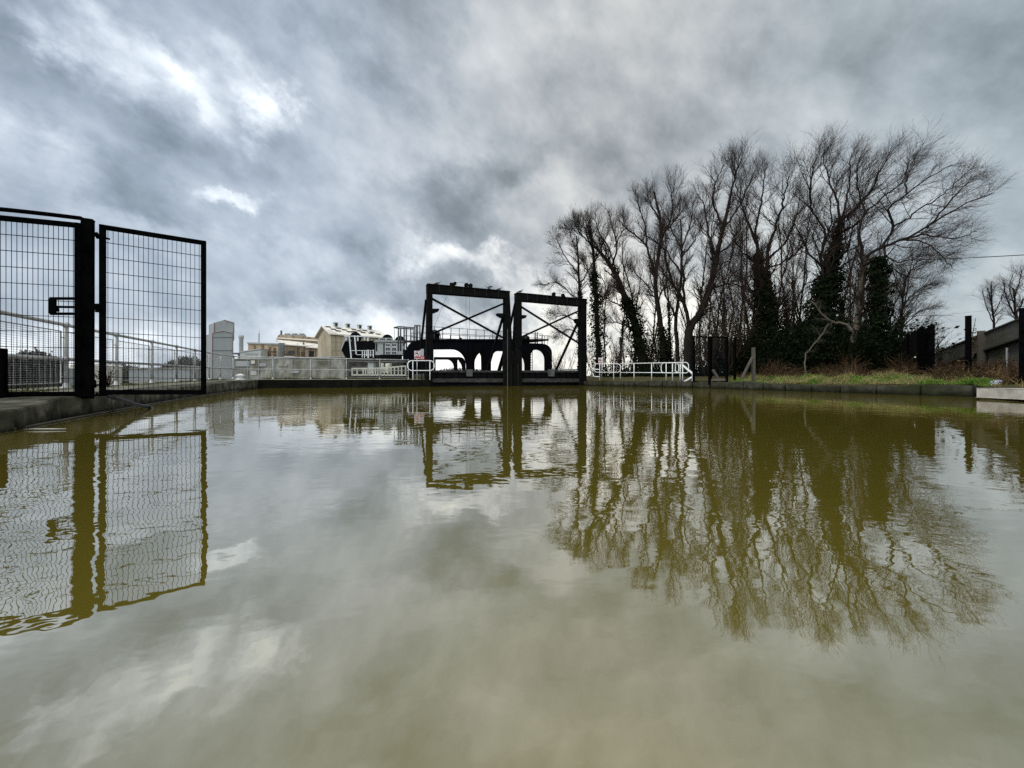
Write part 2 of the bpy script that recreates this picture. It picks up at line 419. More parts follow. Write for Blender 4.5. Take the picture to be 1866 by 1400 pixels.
# pale concrete landing slab on the right
b = MB(); 
a0, a1 = Vector((11.18, 9.15)), Vector((10.35, 4.6)); t = (a1 - a0).normalized(); o = Vector((-t.y, t.x)); o = o if o.x > 0 else -o
q0, q1 = a0 - o * .1, a1 - o * .1
b.poly([(q0.x, q0.y, .05), (q1.x, q1.y, .05), (q1.x + o.x * 1.5, q1.y + o.y * 1.5, .05), (q0.x + o.x * 1.5, q0.y + o.y * 1.5, .05)], (0, 0, .225))
tag(bevel(b.build('landing_slab', 'paleconc'), .012), 'pale concrete landing slab overhanging the water at the right edge', 'slab')
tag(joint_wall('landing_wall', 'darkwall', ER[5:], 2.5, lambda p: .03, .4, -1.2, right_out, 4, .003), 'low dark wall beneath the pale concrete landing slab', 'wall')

# ------------------------------------------------------------------ left gates
GL = Plane((-5.5, 5.15), (-4.56, 5.72))
def gbar(mb, x0, y0, x1, y1, w, off=0.0, d=None):        # square bar between two pixels of a plane, w metres wide
    mb.beam(GL.pt(x0, y0, off), GL.pt(x1, y1, off), w, d or w, (GL.n.x, GL.n.y, 0))
def mesh_gate(name, label, c, wires_v, rows, group, top2=None):
    """c = pixel corners TL, TR, BR, BL of the leaf's centre lines"""
    t = thing(name, GL.pt(*c[3]), label, 'gate', group)
    tl, tr, br, bl = [GL.pt(*q) for q in c]; n3 = (GL.n.x, GL.n.y, 0)
    f = MB(); w = .06
    f.beam(bl - Vector((0, 0, .03)), tl + Vector((0, 0, .03)), .05, w, n3); f.beam(br - Vector((0, 0, .03)), tr + Vector((0, 0, .03)), .05, w, n3)
    bevel(f.build('stile', 'black', t), .004)
    f = MB(); h = (tr - tl).normalized() * .03
    f.beam(tl + h, tr - h, .048, w, n3); bevel(f.build('top_rail', 'black', t), .004)
    f = MB(); f.beam(bl + h, br - h, .048, w * 1.1, n3); bevel(f.build('bottom_rail', 'black', t), .004)
    g = MB(); nrm = Vector(n3)
    for i in range(1, wires_v):
        s = i / wires_v; g.tube([bl.lerp(br, s), tl.lerp(tr, s)], .0032, 5, cap=False)
    for i in range(1, rows):
        s = i / rows
        for sg in (-1, 1): g.tube([bl.lerp(tl, s) + nrm * .006 * sg, br.lerp(tr, s) + nrm * .006 * sg], .0036, 5, cap=False)
    g.build('wire_mesh', 'wire', t)
    return t
g1 = mesh_gate('mesh_gate', 'black steel mesh gate leaf reaching out over the water beyond the thick gate post', [(187, 414), (371, 443), (371, 715), (187, 715)], 21, 11, 'mesh gate leaves')
b = MB()
gbar(b, 170, 429, 200, 436, .022); b.tube([GL.pt(177, 426, -.03), GL.pt(177, 433, .03)], .02); b.tube([GL.pt(183.5, 434, -.04), GL.pt(183.5, 434, .04)], .018)
b.build('hinge', 'black', g1)
b = MB(); gbar(b, 170, 702.5, 199, 700, .022); b.tube([GL.pt(172, 694, -.02), GL.pt(171, 706, .02)], .022); b.tube([GL.pt(190, 700, -.04), GL.pt(190, 700, .04)], .018)
b.build('hinge', 'black', g1)
b = MB(); b.box(GL.pt(181, 567, -.05), .045, .03, .05, .5); b.tube(smooth_path([GL.pt(178, 565, -.05), GL.pt(178, 558, -.05), GL.pt(184, 558, -.05), GL.pt(184, 565, -.05)], 8), .006)
b.build('padlock', 'black', g1)
g2 = mesh_gate('mesh_gate', 'black steel mesh gate leaf with a sliding bolt cut off by the left edge', [(-30, 394.5), (142.5, 411), (142.5, 718), (-30, 720)], 18, 11, 'mesh gate leaves')
b = MB()                                              # bolt housing: open C of flat bar
for q in ((95, 545.5, 139, 545.5), (95, 573, 139, 573)): gbar(b, *q, .05, -.05, .03)
gbar(b, 99.5, 546, 99.5, 573, .06, -.05, .055)
bevel(b.build('bolt_housing', 'black', g2), .004)
b = MB(); b.tube([GL.pt(100, 560.5, -.05), GL.pt(139, 561, -.05)], .016); b.tube([GL.pt(108, 561, -.05), GL.pt(108, 561, -.12)], .012); b.box(GL.pt(109, 567, -.1), .05, .03, .045, .5)
b.build('bolt', 'black', g2)
pt_ = thing('gate_post', GL.pt(156, 726, .04), 'thick black square gate post bolted to the left quay', 'post')
b = MB(); b.beam(GL.pt(156.5, 727, .05), GL.pt(157, 399, .05), .08, .115, (GL.n.x, GL.n.y, 0)); bevel(b.build('shaft', 'black', pt_), .006)
b = MB(); b.box(GL.pt(157, 398.5, .05), .12, .09, .018, math.atan2(GL.t.y, GL.t.x)); bevel(b.build('cap', 'black', pt_), .004)
b = MB(); zb = GL.pt(156, 726, .05); b.box((zb.x, zb.y, zedge_left(zb) + .018), .33, .28, .02, math.atan2(GL.t.y, GL.t.x))
for dx, dy in ((-.12, -.1), (.12, -.1), (-.12, .1), (.12, .1)):
    o = Vector((GL.t.x * dx + GL.n.x * dy, GL.t.y * dx + GL.n.y * dy)); b.tube([(zb.x + o.x, zb.y + o.y, zedge_left(zb) + .02), (zb.x + o.x, zb.y + o.y, zedge_left(zb) + .06)], .014, 6)
b.build('base_plate', 'black', pt_)
b = MB(); gbar(b, 161, 560, 186, 560, .014, -.03, .085); b.build('strike_plate', 'black', pt_)
b = MB(); b.tube(smooth_path([GL.pt(-60, 376, .02), GL.pt(0, 380.5, .02), GL.pt(80, 389, .02), GL.pt(146, 397, .02)], 8) + [GL.pt(153, 401, .03), GL.pt(157, 408, .05)], .026, 10); b.build('top_pipe', 'black', pt_)
e = thing('steel_post', (-6.25, 4.55, .25), 'short black steel post with a bolted foot at the left edge', 'post')
eb = P(2, 735, 4.62); b = MB(); b.box((eb.x - .02, eb.y, .56), .1, .1, .6, .5); bevel(b.build('shaft', 'black', e), .008)
b = MB(); b.box((eb.x, eb.y, .27), .24, .2, .02, .5); b.tube([(eb.x + .09, eb.y - .04, .27), (eb.x + .09, eb.y - .04, .32)], .016, 6); b.build('base_plate', 'black', e)
b = MB(); b.tube(smooth_path([P(190, 716, 5.25), P(205, 724, 5.2), P(228, 731, 5.5), P(250, 738, 5.9), P(272, 742, 6.4), P(280, 748, 6.3)], 24), .026, 8)
tag(b.build('hose', 'rubber'), 'black rubber hose sagging from the mesh gate into the water', 'hose')
b = MB(); b.tube(smooth_path([P(-8, 736, 4.5), P(8, 750, 4.45), P(18, 765, 4.4), P(24, 792, 4.25)], 16), .016, 7)
tag(b.build('cable', 'rubber'), 'thin black cable trailing down the quay wall at the far left', 'cable')
b = MB(); b.tube([(x, y, .012) for x, y in ((-4.70, 3.70), (-4.6, 3.71), (-4.45, 3.715), (-4.33, 3.73))], [.003, .006, .006, .003], 7)
tag(b.build('floating_stick', 'galv'), 'pale stick floating on the water near the left quay', 'stick')
b = MB(); pp_ = [(x + .075, y - .03, .045) for x, y in EL[1:5]]
b.tube(smooth_path([(x - .03, y + .01, .012) for x, y, z in pp_], 30), .012, 6); tag(b.build('rubbing_strip', 'wood'), 'pale rubbing strip along the waterline of the left quay wall', 'strip')

# ------------------------------------------------------------------ tubular railings
def railing(name, label, pts, h, mid, zf, mesh, mat, end_first=True, r=.026, group=None):
    """pts: post positions on the ground"""
    t = thing(name, (pts[0][0], pts[0][1], zf(pts[0])), label, 'railing', group)
    top = [Vector((p[0], p[1], zf(p) + h)) for p in pts]; md = [Vector((p[0], p[1], zf(p) + mid)) for p in pts]
    for p in pts:
        z = zf(p); b = MB()
        b.tube([(p[0], p[1], z), (p[0], p[1], z + h)], r * 1.0, 8); b.ball((p[0], p[1], z + h), r * 1.75, 8); b.ball((p[0], p[1], z + mid), r * 1.75, 8)
        b.lathe((p[0], p[1], z), [(r * 2.6, 0), (r * 2.6, .02), (r * 1.5, .035), (r * 1.3, .09), (r, .1)], 10)
        b.build('stanchion', mat, t)
    b = MB(); b.tube(top, r, 8); b.build('top_rail', mat, t)
    b = MB(); b.tube(md, r * .95, 8); b.build('middle_rail', mat, t)
    if mesh:
        for a, c in zip(pts, pts[1:]):
            A = Vector((a[0], a[1], 0)); C = Vector((c[0], c[1], 0)); u = (C - A).normalized(); nn = Vector((-u.y, u.x, 0)) * .03
            p0, p1 = A + u * .09 + nn, C - u * .09 + nn; z0, z1 = zf(a) + .10, zf(a) + h - .12; w0, w1 = zf(c) + .10, zf(c) + h - .12
            b = MB()
            f = [p0 + Vector((0, 0, z0)), p1 + Vector((0, 0, w0)), p1 + Vector((0, 0, w1)), p0 + Vector((0, 0, z1))]
            b.tube(f, .011, 6, closed=True)
            ny, nx = (26, 12) if mesh is True else mesh
            for i in range(1, ny):
                s = i / ny; b.tube([f[0].lerp(f[3], s), f[1].lerp(f[2], s)], .0022, 4, cap=False)
            for i in range(1, nx):
                s = i / nx; b.tube([f[0].lerp(f[1], s), f[3].lerp(f[2], s)], .0022, 4, cap=False)
            for s in (.12, .88):
                for q in (0, 1):
                    k = f[q].lerp(f[3 - q], s); b.tube([k, k - nn + (u * -.09 if q == 0 else u * .09)], .008, 5)
            b.build('mesh_panel', mat, t)
    return t
rl = [(-6.15, 3.4), (-7.05, 5.1), (-7.95, 6.85), (-8.85, 8.6), (-9.75, 10.4), (-10.65, 12.2), (-11.55, 14.0), (-12.45, 15.8), (-13.2, 17.4), (-13.72, 18.9)]
railing('guard_railing', 'grey tubular railing with fine mesh infill running behind the mesh gates', rl, 1.13, .52, lambda p: zedge_left(p) + .045, True, 'galv', r=.03)
rf = [(-13.72, 18.95)] + [(Plane((-13.72, 18.95), (-6.0, 22.45)).pt(px, 690).x, Plane((-13.72, 18.95), (-6.0, 22.45)).pt(px, 690).y) for px in (497, 566, 631, 692, 744)]
railing('guard_railing', 'long grey tubular railing with mesh infill along the far basin wall', rf, 1.12, .50, lambda p: .465, (3, 1), 'galv', r=.026)
FR = Plane((-13.72, 18.95), (-6.0, 22.45))


def loop_path(pl, x0, y0, x1, y1, r, off=0.0, n=6):
    out = []
    for cx, cy, a0 in ((x1 - r, y0 + r, -90), (x1 - r, y1 - r, 0), (x0 + r, y1 - r, 90), (x0 + r, y0 + r, 180)):
        for i in range(n + 1):
            a = math.radians(a0 + 90 * i / n); out.append(pl.pt(cx + r * math.cos(a), cy + r * math.sin(a), off))
    return out
t = thing('looped_barrier', FR.pt(765, 692), 'white looped tube barrier beside the left gantry leg under the warning sign', 'barrier', 'looped white barriers')
b = MB(); b.tube(loop_path(FR, 742.5, 657.5, 791, 675.5, 8, -.05), .027, 8, closed=True); b.build('loop', 'white', t)
for x in (752, 783):
    b = MB(); b.tube([FR.pt(x, 692.5, -.05), FR.pt(x, 657, -.05)], .027, 8); b.build('stanchion', 'white', t)
b = MB(); b.lathe(P(438, 692.5, 19.3), [(.26, 0), (.26, .03), (.13, .05), (.11, .15), (.2, .19), (.23, .22), (.12, .27), (.07, .3), (0.01, .31)], 16)
tag(b.build('mooring_bollard', 'white'), 'white mushroom mooring bollard on the corner of the left quay', 'bollard')

# white tube railing on the right of the gantries
WR = Plane((5.6, 27.1), (10.35, 19.4))
t = thing('tube_railing', WR.pt(1100, 693, .25), 'bright white tube railing with looped ends on the right bank wall', 'railing')
OF = .22
b = MB(); b.tube([WR.pt(1126, 662.8, OF), WR.pt(1200, 661.3, OF), WR.pt(1243, 660.6, OF)], .024, 8); b.build('top_rail', 'white', t)
b = MB(); b.tube([WR.pt(1126, 679, OF), WR.pt(1200, 679.3, OF), WR.pt(1243, 679.6, OF)], .022, 8); b.build('middle_rail', 'white', t)
for x0, y0, x1, y1 in ((1078, 663, 1126, 678.5), (1200, 661.5, 1232, 680), (1226, 660.5, 1250, 680)):
    b = MB(); b.tube(loop_path(WR, x0, y0, x1, y1, 6, OF + .02), .023, 8, closed=True); b.build('end_loop', 'white', t)
for x, yb in ((1088.7, 692.5), (1114, 693), (1151, 693.5), (1183, 694), (1209.5, 694.5), (1221, 694.5), (1235, 695), (1239.5, 695)):
    b = MB(); b.tube([WR.pt(x, yb + .5, OF), WR.pt(x, 662.5, OF)], .026, 8); b.build('stanchion', 'white', t)
b = MB(); b.tube([WR.pt(1120.5, 690.5, OF + .3), WR.pt(1120.5, 665, OF + .3)], .024, 8); b.build('stanchion', 'white', t)
for q in ((1241, 666, 1260.6, 682.5, .10), (1259.5, 681.5, 1259.5, 695.5, .11), (1243, 696, 1259, 686.5, .09)):
    b = MB(); b.beam(WR.pt(q[0], q[1], OF - .05), WR.pt(q[2], q[3], OF - .05), .05, q[4], (WR.n.x, WR.n.y, 0)); bevel(b.build('brace', 'white', t), .006)
b = MB(); b.tube([WR.pt(1073, 687.5, OF), WR.pt(1073, 672.5, OF), WR.pt(1088, 673.5, OF)], .035, 8); b.tube([WR.pt(1076, 686.5, OF), WR.pt(1088.5, 686.5, OF)], .03, 8); b.build('low_guard', 'white', t)

# ------------------------------------------------------------------ gantries over the lift gates
def gantry(label, posts, lint, braces, brackets, stays):
    b0 = GP.pt(sum(posts[0][4:6]) / 2, 703)
    t = thing('gate_gantry', b0, label, 'gantry', 'steel gantries over the lift gates')
    for q in posts:                                     # x0,x1 at top, y top, then x0,x1 at bottom
        b = MB(); b.pp(GP, [(q[0], q[2]), (q[1], q[2]), (q[5], q[3]), (q[4], q[3])], .42, 0)
        po = bevel(b.build('post', 'gantry', t), .012)
        b = MB(); xt, xb = q[1] if q[6] > 0 else q[0], q[5] if q[6] > 0 else q[4]
        for (xa, xc) in (((q[0] + .5), (q[4] + .5)), ((q[1] - .5), (q[5] - .5))):   # projecting flanges on the face
            b.pp(GP, [(xa - .5, q[2] + 2), (xa + .5, q[2] + 2), (xc + .5, q[3] - 1), (xc - .5, q[3] - 1)], .05, -.052)
        b.build('flange', 'gantry', po)
    x0, y0, x1, y1, x2, y2, x3, y3 = lint
    b = MB(); b.pp(GP, [(x0, y0), (x1, y1), (x2, y2), (x3, y3)], .46, -.02); lo = bevel(b.build('lintel', 'gantry', t), .012)
    b = MB(); b.pp(GP, [(x0 - .6, y0 - .6), (x1 + .6, y1 - .6), (x1 + .6, y1 + 1), (x0 - .6, y0 + 1)], .56, -.075); b.build('top_flange', 'gantry', lo)
    for k in range(1, 7):
        xa = x0 + (x1 - x0) * k / 7; ya, yb = y0 + (y1 - y0) * k / 7, y3 + (y2 - y3) * k / 7
        b = MB(); b.pr(GP, xa - .35, ya + 1.2, xa + .35, yb - .3, .06, -.082); b.build('stiffener', 'steelgrey', lo)
    for q in braces:
        b = MB(); b.beam(GP.pt(q[0], q[1], .15 + q[4]), GP.pt(q[2], q[3], .15 + q[4]), .08, .125, (GP.n.x, GP.n.y, 0)); b.build('brace', 'gantry', t)
    for q in brackets:
        b = MB(); b.pp(GP, q, .3, .06); bevel(b.build('bracket', 'gantry', t), .008)
    for (px, py, run, zb, w) in stays:
        p = GP.pt(px, py, .3); e = p + Vector((GP.n.x, GP.n.y, 0)) * run; e.z = zb
        b = MB(); b.beam(p, e, w, w, (GP.t.x, GP.t.y, 0)); b.build('stay', 'gantry', t)
    return t
ga = gantry('larger left black steel gantry with crossed braces and two pulleys on top',
    [(779.5, 788, 520, 706, 776.5, 788, 1), (921, 928.4, 532, 706, 919.5, 936.5, -1)],
    (779, 517.5, 928.6, 531.5, 928.6, 543.8, 779, 532.8),
    [(788, 543.6, 920.5, 616.5, 0), (788, 608, 921, 552, .1)],
    [[(788, 562.5), (801, 562.5), (799.5, 567), (788, 571)], [(906.5, 571), (920.5, 571), (920.5, 580), (914, 578), (908, 574.5)]],
    [(778, 545, 3.0, 1.0, .13), (919, 578, 3.3, .9, .14), (921, 640, 1.2, .9, .10)])
gb = gantry('smaller right black steel gantry with crossed braces in front of the bare trees',
    [(942.3, 950.3, 536, 706, 934.5, 951, 1), (1059, 1068.3, 547, 706, 1059, 1068.3, -1)],
    (942, 533.7, 1068.6, 545.8, 1068.6, 558, 942, 547.3),
    [(950.3, 558, 1059.5, 627, 0), (950.3, 615, 1060, 565, .1)],
    [[(950.3, 574), (960.8, 574.5), (959, 579), (950.3, 582)], [(1048.5, 581), (1059, 580), (1059, 590), (1052, 588)]],
    [(942, 552, 3.0, .9, .13), (1056, 589, 3.4, .9, .14)])
def pulley(parent, px, py, r, lean):
    b = MB(); c = GP.pt(px, py, .2); w = Vector((GP.t.x, GP.t.y, 0)) * .12
    nrm = Vector((GP.n.x, GP.n.y, 0)) * .09
    b.tube([c - nrm, c - nrm * .8, c - nrm * .5, c + nrm * .5, c + nrm * .8, c + nrm], [r, r, r * .75, r * .75, r, r], 16)
    foot = GP.pt(px + lean, py + 9, .2); b.beam(foot, c, .26, .16, (GP.n.x, GP.n.y, 0)); b.beam(foot - w * 2, foot + w * 2, .3, .12)
    b.build('pulley', 'gantry', parent)
pulley(ga, 830, 516, .11, -7); pulley(ga, 851.5, 518.5, .13, 0); pulley(ga, 859, 519.5, .13, 1); pulley(gb, 1011.5, 535, .12, 0); pulley(gb, 1028, 537, .1, 4)
b = MB(); b.box(GP.pt(824, 519, .2), .18, .2, .3, .4); b.build('pulley_bracket', 'gantry', ga)
b = MB()
for x in (854, 860.5): b.tube([GP.pt(x, 522, .6), GP.pt(x, 676, .6)], .008, 5)
b.tube([GP.pt(819, 534, .6), GP.pt(795, 600, 1.2)], .008, 5); b.tube([GP.pt(830, 513, .2), GP.pt(851, 515, .2)], .008, 5)
b.build('cable', 'wire', ga)

# greenish pier between the two gantries
t = thing('gate_pier', GP.pt(935, 704), 'algae green steel pier between the two gantries at the waterline', 'pier')
M['pier'] = pm('algae_streaked_steel', (.005, .006, .003), (.02, .023, .009), 1.4, .8, .01, stretch=(2.5, 2.5, .25), c3=(.05, .05, .025), scale3=1.2, lo3=.55, hi3=.85, spec=.15)
b = MB(); b.pp(GP, [(923, 640), (947.5, 640), (950, 709), (921, 709)], .5, .06); bevel(b.build('shaft', 'pier', t), .01)
for x in (924.3, 931, 943.5):
    b = MB(); b.pr(GP, x - .55, 664 if x > 925 else 600, x + .55, 705, .07, -.06); b.build('guide_rail', 'galvdark' if x < 925 else 'pier', t)

# the lift gates at the basin end
def lift_gate(x0, x1, label):
    t = thing('lift_gate', GP.pt((x0 + x1) / 2, 703, .5), label, 'gate', 'lift gates at the basin end')
    b = MB(); b.pr(GP, x0, 678.5, x1, 709, .12, .55); b.build('skin_plate', 'hopper', t)
    b = MB(); b.pr(GP, x0 + .2, 675.3, x1 - .2, 678.4, .42, .40); bevel(b.build('top_beam', 'gatew', t), .01)
    b = MB(); b.pr(GP, x0 + .2, 690.2, x1 - .2, 696.5, .3, .245); bevel(b.build('timber_beam', 'gatew', t), .01)
    b = MB(); b.pr(GP, x0 + .2, 702, x1 - .2, 704, .34, .2); b.build('sill_beam', 'hopper', t)
    n = 11
    for i in range(n):
        x = x0 + 3 + (x1 - x0 - 6) * i / (n - 1)
        b = MB(); b.pr(GP, x - .45, 678.6, x + .45, 690, .1, .44); b.build('rib', 'gantry', t)
    b = MB(); xm = x0 + (x1 - x0) * .53; b.pr(GP, xm - 5, 673.8, xm + 4, 685.5, .2, .19); bevel(b.build('concrete_block', 'palestone', t), .02)
M['palestone'] = pm('grimy_block', (.11, .11, .1), (.06, .06, .055), 4, .9)
lift_gate(784, 924, 'left lift gate of dark ribbed steel with timber beams below the larger gantry')
lift_gate(946, 1064, 'right lift gate of dark ribbed steel with timber beams below the smaller gantry')

# aqueduct troughs behind the gates
n3 = Vector((GP.n.x, GP.n.y, 0))
t = thing('aqueduct', GP.pt(935, 690, 2), 'grey concrete aqueduct channel running back from the lift gates', 'aqueduct')
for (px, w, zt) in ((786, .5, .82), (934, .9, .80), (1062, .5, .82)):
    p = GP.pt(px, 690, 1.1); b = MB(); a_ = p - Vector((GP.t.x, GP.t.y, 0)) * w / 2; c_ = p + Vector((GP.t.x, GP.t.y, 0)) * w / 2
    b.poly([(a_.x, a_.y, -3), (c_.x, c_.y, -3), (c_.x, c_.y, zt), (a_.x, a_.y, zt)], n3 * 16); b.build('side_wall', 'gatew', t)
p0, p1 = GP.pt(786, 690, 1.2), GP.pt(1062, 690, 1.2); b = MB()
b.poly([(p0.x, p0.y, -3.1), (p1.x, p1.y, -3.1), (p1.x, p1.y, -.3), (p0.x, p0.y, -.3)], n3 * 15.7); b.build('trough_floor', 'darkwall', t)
RB = Plane(GP.pt(951, 690, 6)[:2], GP.pt(1059, 690, 6)[:2])
t = thing('low_barrier', RB.pt(1010, 690), 'low white bar barrier behind the right lift gate', 'barrier')
b = MB(); b.beam(RB.pt(1006, 673.5), RB.pt(1054, 673.8), .09, .12); b.build('bar', 'white', t)
for x in (1022.5, 1046):
    b = MB(); b.beam(RB.pt(x, 679.5), RB.pt(x, 673), .1, .09); b.build('leg', 'white', t)

# ------------------------------------------------------------------ signs
def prohibition_sign(label, pl, x0, y0, x1, y1, off, post=None):
    t = thing('warning_sign', pl.pt((x0 + x1) / 2, y1, off), label, 'sign')
    hb = y0 + (y1 - y0) * .69
    b = MB(); b.pr(pl, x0, y0, x1, y1, .02, off); b.build('panel', 'signw', t)
    b = MB(); b.pr(pl, x0 + .4, hb, x1 - .4, y1 - .8, .004, off - .006); b.build('red_band', 'red', t)
    cx, cy, r = (x0 + x1) / 2, (y0 + hb) / 2, (x1 - x0) * .41; n = 20; b = MB()
    ring = [pl.pt(cx + r * math.cos(2 * math.pi * i / n), cy + r * math.sin(2 * math.pi * i / n), off - .006) for i in range(n)]
    b.tube(ring, .013, 5, closed=True); b.beam(pl.pt(cx - r * .7, cy - r * .7, off - .012), pl.pt(cx + r * .7, cy + r * .7, off - .012), .01, .026, (pl.n.x, pl.n.y, 0)); b.build('prohibition_ring', 'red', t)
    b = MB(); s_ = (x1 - x0) / 10
    b.tube([pl.pt(cx - 2.2 * s_, cy + .6 * s_, off - .008), pl.pt(cx, cy - .2 * s_, off - .008), pl.pt(cx + 1.6 * s_, cy + 1.2 * s_, off - .008)], .035, 5)
    b.tube([pl.pt(cx, cy - .2 * s_, off - .008), pl.pt(cx + .4 * s_, cy - 2 * s_, off - .008)], .035, 5); b.build('figure', 'ink', t)
    if post:
        b = MB(); b.tube([pl.pt(post, y0 + 2, off + .05), pl.pt(post, 692.5, off + .05)], .03, 8); b.build('post', 'galv', t)
    return t
prohibition_sign('red and white prohibition sign above the looped white barrier at the left gantry', FR, 756.8, 639, 767.3, 653.6, .3, 762)
prohibition_sign('small red and white prohibition sign at the left end of the white tube railing', WR, 1082, 652, 1089.2, 663.8, .45, 1087)
t = thing('small_sign', FR.pt(771, 655, .3), 'small dark red sign with a white oval under the grey box by the left gantry', 'sign')
b = MB(); b.pr(FR, 767.9, 649, 775.2, 655.2, .02, .3); b.build('panel', 'red', t)
b = MB(); b.tube([FR.pt(771.5 + 2.6 * math.cos(i * math.pi / 6), 651.8 + 1.6 * math.sin(i * math.pi / 6), .29) for i in range(12)], .012, 5, closed=True); b.build('oval', 'signw', t)
t = thing('control_box', FR.pt(771, 648, .3), 'grey metal control box with a sloped top beside the prohibition sign', 'box')
b = MB(); b.pp(FR, [(767.6, 640), (770.5, 635.8), (774, 635.6), (774, 648), (767.6, 648)], .2, .33); bevel(b.build('housing', 'palegrey', t), .01)
b = MB(); b.tube([FR.pt(771, 648, .4), FR.pt(771, 692, .4)], .03, 8); b.build('post', 'gantry', t)

# ------------------------------------------------------------------ boat lift superstructure
BL = Plane((-6.1, 30), (3.5, 37))
def curve_plate(pl, outer, holes, thick, off, name, mat, parent):
    """flat plate with openings: a 2D filled curve in the plane, turned into a mesh"""
    o0 = pl.pt(933, 690, off)
    def loc(px, py):
        p = pl.pt(px, py, off) - o0
        return (p.x * pl.t.x + p.y * pl.t.y, p.z, 0)
    cu = bpy.data.curves.new(name, 'CURVE'); cu.dimensions = '2D'; cu.fill_mode = 'BOTH'; cu.extrude = thick / 2
    for pts in [outer] + holes:
        sp = cu.splines.new('POLY'); sp.points.add(len(pts) - 1); sp.use_cyclic_u = True
        for k, (x, y) in enumerate(pts): sp.points[k].co = (*loc(x, y), 1)
    ob = bpy.data.objects.new('tmp', cu); COL.objects.link(ob)
    dg = bpy.context.evaluated_depsgraph_get(); me = bpy.data.meshes.new_from_object(ob.evaluated_get(dg))
    bpy.data.objects.remove(ob)
    me.transform(Matrix(((pl.t.x, 0, pl.n.x, o0.x + pl.n.x * thick / 2), (pl.t.y, 0, pl.n.y, o0.y + pl.n.y * thick / 2), (0, 1, 0, o0.z), (0, 0, 0, 1))))
    me.name = name; me.materials.clear()
    return link(name, me, M[mat], parent)
def arc(cx, cy, rx, ry, a0, a1, n=8):
    return [(cx + rx * math.cos(math.radians(a0 + (a1 - a0) * i / n)), cy - ry * math.sin(math.radians(a0 + (a1 - a0) * i / n))) for i in range(n + 1)]
lift = thing('boat_lift', BL.pt(860, 690), 'black steel boat lift superstructure with arched side frames behind the gantries', 'boat lift')
outer = [(736, 692), (736, 636)] + arc(762, 641, 20, 20, 175, 95) + [(790, 618.6), (900, 621.8), (990, 626.5)] + arc(990, 644.5, 16, 17.5, 85, 0) + [(1006, 692)]
holes = [[(790, 691), (790, 637), (826, 637)] + arc(826, 668, 25.5, 31, 90, 0) + [(851.5, 691)],
         [(864, 691), (864, 664)] + [(866, 655), (870, 647.5), (875.5, 642), (878.5, 649), (879, 664), (879, 691)],
         [(894, 691), (894, 664)] + arc(908, 662, 14, 22, 180, 95) + [(940, 640.5), (940, 691)],
         [(943, 691), (943, 641), (950, 645)] + arc(943, 668, 15, 24, 60, 0) + [(958, 680), (956, 691)],
         [(967, 691), (967.5, 645), (972, 638.5), (978, 637.3)] + arc(979, 656, 15.3, 18.5, 90, 0) + [(994.3, 691)]]
curve_plate(BL, outer, holes, .22, 0, 'side_frame', 'bluelift', lift)
b = MB(); b.pr(BL, 770, 618.2, 998, 621.2, 2.6, -.15); b.build('deck', 'bluelift', lift)
for x0, x1 in ((852, 864), (879, 894)):                     # pilaster flanges that stiffen the piers
    b = MB()
    for x in (x0 + 1, x1 - 1): b.pr(BL, x - .5, 628, x + .5, 690, .12, -.125)
    b.build('flange', 'bluelift', lift)
B2 = Plane((-6.5, 44), (1.5, 50))
outer2 = [(792, 692), (792, 650.8), (838, 650.8)] + arc(838, 662, 10.5, 11, 85, 0) + [(848.5, 692)]
holes2 = [[(794, 691), (794, 655.6), (816, 655.6)] + arc(816, 671, 12.5, 15.4, 90, 0) + [(828.5, 691)],
          [(833.8, 691), (833.8, 655.5), (837, 656.5)] + arc(833.8, 672, 9.5, 14, 60, 0) + [(843, 691)]]
curve_plate(B2, outer2, holes2, .22, 0, 'rear_frame', 'bluelift', lift)
def deck_rail(x0, x1, ys, step, off, yb0, yb1, name='handrail'):
    b = MB()
    for k in (0, .45):
        b.tube([BL.pt(x0, ys[0] + (yb0 - ys[0]) * k, off), BL.pt(x1, ys[1] + (yb1 - ys[1]) * k, off)], .022, 6)
    x = x0
    while x <= x1 + .1:
        s = (x - x0) / (x1 - x0); b.tube([BL.pt(x, yb0 + (yb1 - yb0) * s + 1, off), BL.pt(x, ys[0] + (ys[1] - ys[0]) * s, off)], .03, 6); x += step
    return b.build(name, 'galvdark', lift)
deck_rail(762, 990, (593.5, 609), 15.2, .1, 619, 626.5); deck_rail(770, 992, (602, 614), 18.5, 2.3, 620, 626.5)
b = MB()
for x in (757.5, 761, 767): b.tube([BL.pt(x, 622, .2), BL.pt(x, 592.5, .2)], .05, 6)
b.tube([BL.pt(757.5, 593, .2), BL.pt(767, 593, .2)], .05, 6)
for k in range(8): b.tube([BL.pt(757.5, 596 + 3.3 * k, .2), BL.pt(761, 596 + 3.3 * k, .2)], .02, 5)
b.build('ladder', 'galvdark', lift)
b = MB()
for x in (979.5, 983): b.tube([BL.pt(x, 626, .3), BL.pt(x, 605, .3)], .05, 6)
for k in range(6): b.tube([BL.pt(979.5, 608 + 3.2 * k, .3), BL.pt(983, 608 + 3.2 * k, .3)], .025, 5)
for x in (991, 996, 1002):
    b.tube([BL.pt(x, 628, .3), BL.pt(x, 611, .3)], .03, 6)
b.tube([BL.pt(986, 611, .3), BL.pt(1006, 612, .3)], .03, 6)
b.build('ladder', 'galvdark', lift)
b = MB()                                                     # lattice ladder seen through the right arch
for x in (983.5, 987): b.tube([BL.pt(x, 691, 1.4), BL.pt(x, 640, 1.4)], .035, 6)
for k in range(9): b.tube([BL.pt(983.5, 645 + 5 * k, 1.4), BL.pt(987, 645 + 5 * k, 1.4)], .025, 5)
b.build('ladder', 'galvdark', lift)
